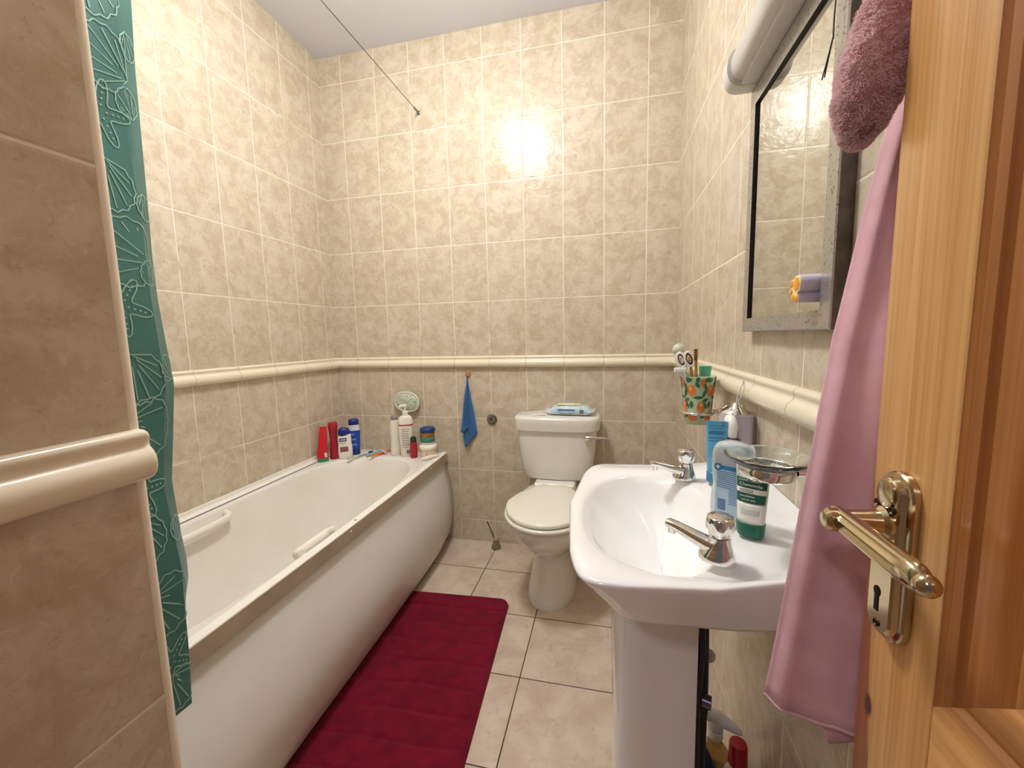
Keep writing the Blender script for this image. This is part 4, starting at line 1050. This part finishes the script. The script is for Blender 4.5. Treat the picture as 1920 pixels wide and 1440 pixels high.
# ------------------------------------------------------------------ back wall small things
def cloth():
    c = Vector((.806, -.002, .968))
    t = thing('adhesive_hook', c, 'small copper coloured oval hook stuck to the back wall above blue cloth', 'hook')
    link('plate', MB().lathe([(.0, .004), (.013, .004), (.0155, .002), (.0155, 0)], (0, 0, 0), 28, sx=1, sy=1.5, mat=Matrix.Translation(c) @ Matrix.Rotation(PI / 2, 4, 'X')), speckle_mat('hook_plate_pattern', 'dba679', '5a3420', 240, .5, .56, .4, .2), t)
    link('prong', MB().tube([c + Vector((0, -.004, -.012)), c + Vector((0, -.010, -.020)), c + Vector((0, -.016, -.020)), c + Vector((0, -.017, -.014))], .0025, 10), M('hook_copper', 'a8744a', .3, .8), t)
    m = fabric_mat('blue_cloth', '3d6ea6', '35639a', 1500, .5, .3)
    # cloth hung by its corner: pinched top, folded front layer, pointed hem
    t = thing('blue_cloth', (.803, -.01, .55), 'blue cloth hanging by one corner from the hook on the back wall', 'cloth')
    def sheet(name, edge, bot, dy, amp):
        rows = []
        for k in range(31):
            f = k / 30; l, r = interp(edge, f); row = []
            for j in range(17):
                s_ = j / 16; zb = interp(bot, s_); z = lerp(.946, zb, f); x = lerp(l, r, s_)
                y = -.014 + dy * smoothstep(0, .35, f) - amp * math.sin(s_ * PI * 1.6 + .5) * smoothstep(0, .6, f) - .004 * math.sin(s_ * PI)
                row.append(Vector((x, min(y, -.003), z)))
            rows.append(row)
        link(name, MB().grid(rows), m, t, thick=.0025, ang=1.5)
    sheet('back_layer', [(0, (.803, .809)), (.10, (.801, .811)), (.35, (.791, .822)), (.7, (.778, .840)), (1, (.773, .853))], [(0, .628), (.10, .560), (.22, .553), (.6, .60), (1, .635)], 0, .006)
    sheet('front_layer', [(0, (.803, .808)), (.15, (.800, .809)), (.5, (.786, .808)), (.85, (.772, .806)), (1, (.763, .809))], [(0, .645), (.3, .640), (1, .668)], -.017, .004)
    # chrome blanking plate on a pipe outlet
    t = thing('pipe_cover', (.9365, 0, .7137), 'round chrome blanking plate on the back wall left of the cistern', 'plate')
    R = Matrix.Translation((.9365, -.0005, .7137)) @ Matrix.Rotation(PI / 2, 4, 'X')
    link('disc', MB().lathe([(.0295, 0), (.0300, .003), (.0285, .007), (.024, .009), (.010, .009), (.009, .0085), (0, .0085)], (0, 0, 0), 40, mat=R), M('dull_chrome', '8f8f88', .28, .9), t, ang=.5)
    link('screw_hole', MB().lathe([(.0055, .0088), (.0055, .0096), (0, .0096)], (0, 0, 0), 16, mat=R), ink, t)
cloth()

def sponge():
    # oval mesh bath pad stuck to the wall behind the pump bottle
    O = Vector((.442, -.0195, .808))
    n_ = speckle_mat('sponge_mesh', 'cfd6c2', '9aa48e', 95, .46, .6, .8, 0)
    mb = MB(); rings = []
    for k in range(15):
        q = -1 + 2 * k / 14; d = .018 * q; s_ = math.sqrt(max(.02, 1 - abs(q) ** 2.6))
        ring = []
        for j in range(56):
            a = 2 * PI * j / 56; x = .073 * s_ * math.copysign(abs(math.cos(a)) ** .85, math.cos(a)); z = .054 * s_ * math.copysign(abs(math.sin(a)) ** .85, math.sin(a)) - .10 * x * .6
            ring.append(O + Vector((x, d + .002 * noise.noise(Vector((x * 90, z * 90, q))), z)))
        rings.append(ring)
    t = thing('bath_sponge', (O.x, -.03, .75), 'oval pale green mesh bath sponge on the back wall behind pump bottle', 'sponge')
    link('pad', mb.loft(rings), n_, t, ang=2.)
    rim = []
    for j in range(57):
        a = 2 * PI * j / 56; x = .073 * math.copysign(abs(math.cos(a)) ** .85, math.cos(a)); z = .054 * math.copysign(abs(math.sin(a)) ** .85, math.sin(a)) - .06 * x
        rim.append(O + Vector((x, -.006, z)))
    link('rim', MB().tube(rim, .0055, 10), M('sponge_rim', 'd3dac6', .6), t)
sponge()

def diffuser():
    p = Vector((.957, -.062, 0))
    t = thing('reed_diffuser', p, 'little glass reed diffuser with one dark stick on the floor by the back wall', 'diffuser')
    link('bottle', MB().lathe([(0, 0), (.024, 0), (.0265, .003), (.026, .012), (.017, .036), (.0105, .044), (.0105, .058), (.012, .060)], p, 28), M('diffuser_glass', 'dcd2b8', .08, trans=.8, ior=1.4), t, ang=.9)
    link('oil', MB().lathe([(0, .003), (.022, .003), (.023, .012), (.019, .022), (0, .022)], p, 24), M('diffuser_oil', 'a8925a', .2), t)
    link('collar', MB().lathe([(.0125, .046), (.0135, .048), (.0135, .060), (.0125, .062)], p, 24), M('collar_tan', 'b89a6a', .4), t)
    link('reed', MB().tube([p + Vector((.004, 0, .01)), p + Vector((-.008, -.004, .06)), p + Vector((-.038, -.03, .165))], .0028, 8), M('reed_dark', '3a2a22', .8), t)
diffuser()

def mat_():
    # memory foam bath mat with pressed grooves
    ang = math.radians(3.3); ctr = Vector((.921, -.922, 0)); hw, hl = .243, .412; rc = .045
    def hgt(u, v):
        dx, dy = hw - abs(u), hl - abs(v)
        if dx < rc and dy < rc: e = rc - math.hypot(rc - dx, rc - dy)
        else: e = min(dx, dy)
        h = .013 * math.sqrt(max(0, min(1, e / .010)) * (2 - max(0, min(1, e / .010)))) + .001
        for k in range(9):
            gv = hl - .092 - k * .099
            h -= .0040 * math.exp(-((v - gv + .004 * math.sin(u * 17 + k)) / .006) ** 2) * smoothstep(.0, .03, e) * (1 if abs(u) < hw - .02 else .3)
        h += .0012 * noise.noise(Vector((u * 24, v * 24, 0)))
        return max(.001, h)
    rows = []; nu, nv = 64, 160
    for j in range(nv + 1):
        v = lerp(-hl, hl, j / nv); row = []
        for i in range(nu + 1):
            u = lerp(-hw, hw, i / nu)
            # squeeze the grid into the rounded rectangle
            dy = hl - abs(v); lim = hw
            if dy < rc: lim = hw - rc + math.sqrt(max(0, rc * rc - (rc - dy) ** 2))
            u2 = u / hw * lim
            p = Vector((u2 * math.cos(ang) - v * math.sin(ang), u2 * math.sin(ang) + v * math.cos(ang), hgt(u2, v))) + ctr
            row.append(p)
        rows.append(row)
    mb = MB().grid(rows)
    tag(link('bath_mat', mb, fabric_mat('burgundy_plush', '7c0c2a', '680822', 700, .7, .06, 1.0, .002), ang=2.), 'burgundy memory foam bath mat with pressed grooves on the floor beside the bath', 'mat')
mat_()

# ------------------------------------------------------------------ toiletries along the back ledge of the bath
LZ = .5168
def bath_items():
    def frame(x, y, turn=0):
        p = Vector((x, y, LZ + fall(y))); d = (Vector((1.558, -2.146, 0)) - Vector((x, y, 0))).normalized(); R = Matrix.Rotation(math.radians(turn), 3, 'Z'); d = R @ d
        return p, Vector((-d.y, d.x, 0)), d
    # 1 red tube on a green cap leaning to the wall
    p, r, o = frame(.052, -.262)
    t = thing('shampoo_tube', p, 'red tube standing on a green cap, leftmost on the bath corner', 'tube')
    tm = M('tube_red', 'c2202f', .3)
    link('cap', oblong(p, r, o, [(.027, .018, 0), (.028, .0185, .003), (.028, .0185, .016), (.027, .018, .018)], e=2.2), M('cap_leaf_green', '2c8a4a', .35), t)
    b = oblong(p, r, o, [(.027, .019, .018), (.029, .020, .03), (.028, .019, .055), (.024, .015, .08), (.022, .011, .12), (.020, .006, .16), (.018, .002, .178), (.0175, .0014, .186)], e=2.2)
    for i, v in enumerate(b.v): b.v[i] = v - r * .02 * max(0, (v.z - p.z - .05) / .13) * 0 + r * .012 * max(0, (v.z - p.z - .05) / .13) - o * .02 * max(0, (v.z - p.z - .05) / .13)
    link('tube', b, tm, t, ang=.9)
    link('barcode', quad_on(p, r, o, rect(.008, .022, .025, .05), .0185), M('barcode_pale', 'd8d4cc', .5), t, smooth=False)
    # 2 tall dark red waisted bottle
    p, r, o = frame(.083, -.205)
    t = thing('shampoo_bottle', p, 'tall dark red waisted bottle between red tube and white bottle', 'bottle')
    link('body', oblong(p, r, o, [(.022, .019, 0), (.0245, .021, .003), (.0245, .021, .02), (.0215, .019, .06), (.0185, .017, .10), (.0205, .018, .14), (.0235, .0205, .165), (.024, .021, .172)], e=2.2), redd, t, ang=.9)
    link('cap', oblong(p, r, o, [(.0245, .0215, .172), (.025, .022, .174), (.0245, .0215, .198), (.021, .019, .204), (.01, .009, .206)], e=2.2), M('cap_red', 'b02232', .3), t, ang=.9)
    # 3 white bottle, blue slanted cap
    p, r, o = frame(.138, -.185)
    t = thing('body_wash', p, 'white body wash bottle with navy slanted cap and navy label patch', 'bottle')
    link('body', oblong(p, r, o, [(.034, .019, 0), (.037, .021, .004), (.038, .022, .03), (.0375, .021, .06), (.034, .02, .085), (.035, .02, .105), (.034, .0195, .122), (.032, .019, .134)], e=2.5), plast, t, ang=.9)
    c = oblong(p, r, o, [(.0322, .0192, .126), (.0335, .0195, .136), (.031, .0185, .153), (.024, .016, .166), (.012, .009, .171)], e=2.4)
    for i, v in enumerate(c.v):
        u = (v - p).dot(r); c.v[i] = v + Vector((0, 0, (.42 * u if v.z - p.z < .140 else -.12 * u)))
    link('cap', c, navy, t, ang=.9)
    link('name_patch', quad_on(p, r, o, rect(-.027, .010, .098, .116), .0208), M('patch_navy', '23275a', .5), t, smooth=False)
    for k in range(4): link('patch_lettering', quad_on(p, r, o, rect(-.022 + k * .0075, -.0165 + k * .0075, .104, .110), .0213), plast, t, smooth=False)
    link('lower_patch', quad_on(p, r, o, rect(-.026, .015, .040, .068), .0222), M('patch_maroon', '8d4a58', .5), t, smooth=False)
    link('fine_print', quad_on(p, r, o, rect(-.022, .004, .086, .089), .0215), inkg, t, smooth=False)
    # 4 blue bottle
    p, r, o = frame(.150, -.112)
    t = thing('lotion_bottle', p, 'royal blue tube with white shoulder and navy cap, rearmost in the corner', 'bottle')
    link('base_cap', oblong(p, r, o, [(.025, .02, 0), (.0265, .021, .003), (.0265, .021, .03), (.026, .0205, .032)], e=2.3), M('blue_deep', '1a2f7c', .35), t)
    link('body', oblong(p, r, o, [(.026, .0205, .032), (.029, .021, .06), (.031, .019, .10), (.032, .018, .135), (.031, .017, .139)], e=2.4), blue, t, ang=.9)
    link('shoulder', oblong(p, r, o, [(.030, .016, .139), (.0285, .016, .15), (.027, .016, .175)], e=2.4), M('shoulder_white', 'dfe0e2', .35), t, ang=.9)
    link('cap', oblong(p, r, o, [(.027, .017, .172), (.0285, .018, .176), (.028, .018, .19), (.025, .016, .202), (.015, .01, .206)], e=2.3), navy, t, ang=.9)
    for k, (a, b_, z) in enumerate(((-.022, .0, .115), (-.02, .008, .085), (-.02, .012, .055))): link('print_patch', quad_on(p, r, o, rect(a, b_, z, z + .010), .0215 + (.0 if k else .0)), M('print_light_blue', '6f9ad0', .5), t, smooth=False)
    # toothbrush lying over the rim
    t = thing('toothbrush', (.235, -.17, LZ), 'green and white toothbrush lying across the bath rim', 'toothbrush')
    zt = LZ + .005
    link('handle', MB().tube([(.172, -.222, zt - .004), (.180, -.208, zt - .0005), (.203, -.170, zt), (.232, -.115, zt + .001)], [.005, .0055, .0045, .0038], 10), M('brush_green_white', 'c9d4c4', .35, col2='6f9a84', nscale=40), t)
    link('head', MB().tube([(.230, -.118, zt + .001), (.246, -.085, zt + .001)], .0055, 10, flat=.6), M('brush_green', '4f8a74', .4), t)
    link('bristles', MB().tube([(.234, -.110, zt + .008), (.245, -.088, zt + .008)], .0045, 8), M('bristle_dark_green', '36604f', .8), t)
    # razors
    def razor(x0, y0, x1, y1, m, label, zz=.006):
        t = thing('razor', (x0, y0, LZ), label, 'razor'); a = Vector((x0, y0, LZ + zz)); b = Vector((x1, y1, LZ + zz + .004))
        link('handle', MB().tube([a, a.lerp(b, .4), a.lerp(b, .8), b], [.007, .008, .0055, .005], 12, flat=.7), m, t)
        d = (b - a).normalized(); s_ = Vector((-d.y, d.x, 0))
        hb = MB().tube([b - s_ * .019, b + s_ * .019], .0055, 8, flat=.6); link('head', hb, M('razor_head_white', 'dfe6e8', .3), t)
        return t
    razor(.250, -.158, .283, -.050, M('razor_sky', '6fb4d6', .3), 'light blue razor lying left of orange one on the bath ledge')
    razor(.280, -.168, .322, -.095, M('razor_orange', 'ee5f1c', .3), 'orange razor lying nearest the tub edge', .010)
    razor(.292, -.105, .345, -.040, M('razor_red', 'd8422e', .3), 'red razor lying behind the orange one on the ledge', .006)
    # 5 slim white bottle, grey cap
    p, r, o = frame(.398, -.098, 10)
    t = thing('conditioner_bottle', p, 'slim waisted white bottle with grey cap left of the pump bottle', 'bottle')
    link('body', oblong(p, r, o, [(.024, .018, 0), (.0265, .02, .003), (.0265, .02, .03), (.0235, .018, .09), (.0265, .02, .150), (.0255, .0195, .17), (.020, .0165, .198), (.0175, .015, .203)], e=2.3), M('pearl_white', 'e8e3d4', .3), t, ang=.9)
    link('cap', oblong(p, r, o, [(.0175, .015, .203), (.0185, .016, .205), (.0175, .0155, .222), (.009, .008, .230), (.006, .006, .231)], e=2.2), greypl, t, ang=.9)
    # 6 pump bottle
    p, r, o = frame(.468, -.100)
    t = thing('pump_bottle', p, 'large white pump bottle with orange band on the bath ledge', 'bottle')
    bd = M('pump_white', 'ebe6da', .35)
    f6 = [(.031, .022, 0), (.034, .024, .003), (.036, .025, .06), (.0385, .026, .14), (.0395, .026, .19), (.037, .025, .212), (.028, .02, .226), (.013, .012, .232)]
    link('body', oblong(p, r, o, f6, e=2.5), bd, t, ang=.9)
    def hw(z): return interp([(0, (.034, .024)), (.06, (.036, .025)), (.14, (.0385, .026)), (.19, (.0395, .026))], z)
    a1, b1 = hw(.177); link('orange_band', oblong(p, r, o, [(a1 + .0004, b1 + .0004, .174), (a1 + .0006, b1 + .0006, .182)], e=2.5), M('band_orange', 'b4482a', .4), t, ang=.9)
    ln = MB()
    for k in range(9):
        q = quad_on(p, r, o, rect(-.026, .008 + .008 * random.random(), .155 - k * .0125, .158 - k * .0125), .0262); ln.add(q.v, q.f)
    link('print_lines', ln, inkg, t, smooth=False)
    bc = MB()
    for i in range(2):
        for k in range(2): q = quad_on(p, r, o, rect(-.002 + i * .010, .006 + i * .010, .020 + k * .010, .028 + k * .010), .0255); bc.add(q.v, q.f)
    link('symbol_print', bc, M('symbol_dark', '5c5a58', .5), t, smooth=False)
    link('pump_collar', MB().lathe([(.015, .230), (.0155, .232), (.0145, .252), (.011, .254)], p, 24), plast, t)
    link('pump_head', MB().lathe([(.005, .252), (.005, .275), (.010, .278), (.011, .288), (.009, .291), (0, .291)], p, 20).tube([p + Vector((0, 0, .284)), p - r * .022 + o * .012 + Vector((0, 0, .284)), p - r * .032 + o * .018 + Vector((0, 0, .280))], [.008, .007, .0055], 10), plast, t, ang=.9)
    # 7 small red bottle
    p, r, o = frame(.520, -.122)
    t = thing('travel_bottle', p, 'small red bottle with black cap in front of the pump bottle', 'bottle')
    link('body', MB().lathe([(0, 0), (.0185, 0), (.020, .003), (.020, .075), (.0175, .086)], p, 28), M('travel_red', 'a91d2e', .3), t, ang=.9)
    link('cap', MB().lathe([(.0165, .086), (.017, .088), (.0155, .108), (.012, .116), (0, .118)], p, 28), M('cap_black_green', '22302a', .3), t, ang=.9)
    # 8 jars
    p, r, o = frame(.592, -.092)
    t = thing('cream_jar', p, 'wide white cream jar with white lid, bottom of the jar stack', 'jar')
    link('jar', MB().lathe([(0, 0), (.040, 0), (.043, .003), (.043, .04), (.041, .044)], p, 40), M('jar_white', 'ece6d8', .3), t, ang=.9)
    lbl = MB(); 
    lb = [[p + Vector((.0435 * math.cos(a), .0435 * math.sin(a), z)) for a in [math.atan2(o.y, o.x) + lerp(-1.1, 1.1, k / 20) for k in range(21)]] for z in (.008, .036)]
    link('label', lbl.grid(lb), M('label_peach', 'e3c8b0', .5), t); link('label_stripe', quad_on(p, r, o, rect(-.012, -.0095, .012, .034), .044), inkg, t, smooth=False)
    link('lid', MB().lathe([(.042, .044), (.0475, .046), (.049, .052), (.049, .060), (.046, .067), (.040, .070), (0, .071)], p, 40), M('lid_white', 'f1ece0', .3), t, ang=.9)
    q = p + Vector((-.004, .006, .071))
    t = thing('body_butter', q, 'teal jar with copper lid in the middle of the jar stack', 'jar')
    link('jar_base', MB().lathe([(0, 0), (.034, 0), (.037, .003), (.038, .012)], q, 40), M('jar_base_white', 'e9e6dc', .35), t)
    link('jar', MB().lathe([(.038, .012), (.040, .014), (.0405, .040), (.039, .042)], q, 40), M('jar_teal', '3f8578', .3), t, ang=.9)
    link('lid', MB().lathe([(.0395, .042), (.0405, .043), (.0405, .062), (.039, .064), (0, .0645)], q, 40), M('lid_copper', 'b07a4a', .3, .75), t, ang=.9)
    q = q + Vector((.002, 0, .0645))
    tag(link('blue_tin', MB().lathe([(0, 0), (.035, 0), (.040, .004), (.042, .012), (.042, .018), (.039, .025), (.030, .029), (0, .030)], q, 40), M('tin_blue', '173f7d', .25), ang=.9), 'round dark blue tin on top of the jar stack', 'tin')
    # 9 white tube lying on the corner
    t = thing('ointment_tube', (.625, -.105, LZ), 'small white tube lying on the bath corner in front of jars', 'tube')
    a = Vector((.602, -.176, LZ + .011)); b = Vector((.656, -.100, LZ + .011))
    link('tube', MB().tube([a, a.lerp(b, .1), a.lerp(b, .7), b], [.006, .0105, .0095, .004], 16), M('ointment_white', 'eee8da', .35), t); link('cap', MB().tube([a, a + (a - b).normalized() * .014], .0065, 14), plast, t)
bath_items()

# ------------------------------------------------------------------ light
def lamp(name, kind, loc, power, col, size, **k):
    l = bpy.data.lights.new(name, kind); l.energy = power; l.color = col
    if kind == 'AREA': l.shape = 'DISK'; l.size = size
    else: l.shadow_soft_size = size
    o = bpy.data.objects.new(name, l); COL.objects.link(o); o.location = loc
    return o
lamp('ceiling_light', 'AREA', (.945, -1.10, H - .04), 9, (1, .99, .95), .26)
lamp('ceiling_light_globe', 'POINT', (.955, -1.03, H - .15), 33, (1, .99, .97), .12)
lamp('hall_light', 'POINT', (.95, -3.25, 2.35), 26, (.92, .87, 1), .10)
w = bpy.data.worlds.new('hallway_glow'); SC.world = w; w.use_nodes = True
w.node_tree.nodes['Background'].inputs[0].default_value = (.92, .88, 1, 1); w.node_tree.nodes['Background'].inputs[1].default_value = .11

# ------------------------------------------------------------------ camera
def camera():
    f_px = 771.5; yaw, pit, rol = -0.2305, -0.1133, -0.0235
    cam = bpy.data.cameras.new('camera'); o = bpy.data.objects.new('camera', cam); COL.objects.link(o)
    f = Vector((math.sin(yaw) * math.cos(pit), math.cos(yaw) * math.cos(pit), math.sin(pit))); r = Vector((math.cos(yaw), -math.sin(yaw), 0)); u = r.cross(f)
    r2 = r * math.cos(rol) + u * math.sin(rol); u2 = -r * math.sin(rol) + u * math.cos(rol)
    o.matrix_world = Matrix(((r2.x, u2.x, -f.x, 1.5581), (r2.y, u2.y, -f.y, -2.146), (r2.z, u2.z, -f.z, 1.1602), (0, 0, 0, 1)))
    cam.sensor_fit = 'HORIZONTAL'; cam.sensor_width = 36; cam.lens = 36 * f_px / 1920; cam.clip_start = .01
    SC.camera = o
camera()
vs = SC.view_settings; vs.view_transform = 'Standard'; vs.look = 'None'; vs.exposure = .10; vs.gamma = 1; vs.use_curve_mapping = False
SC.cycles.max_bounces = 10; SC.cycles.diffuse_bounces = 6
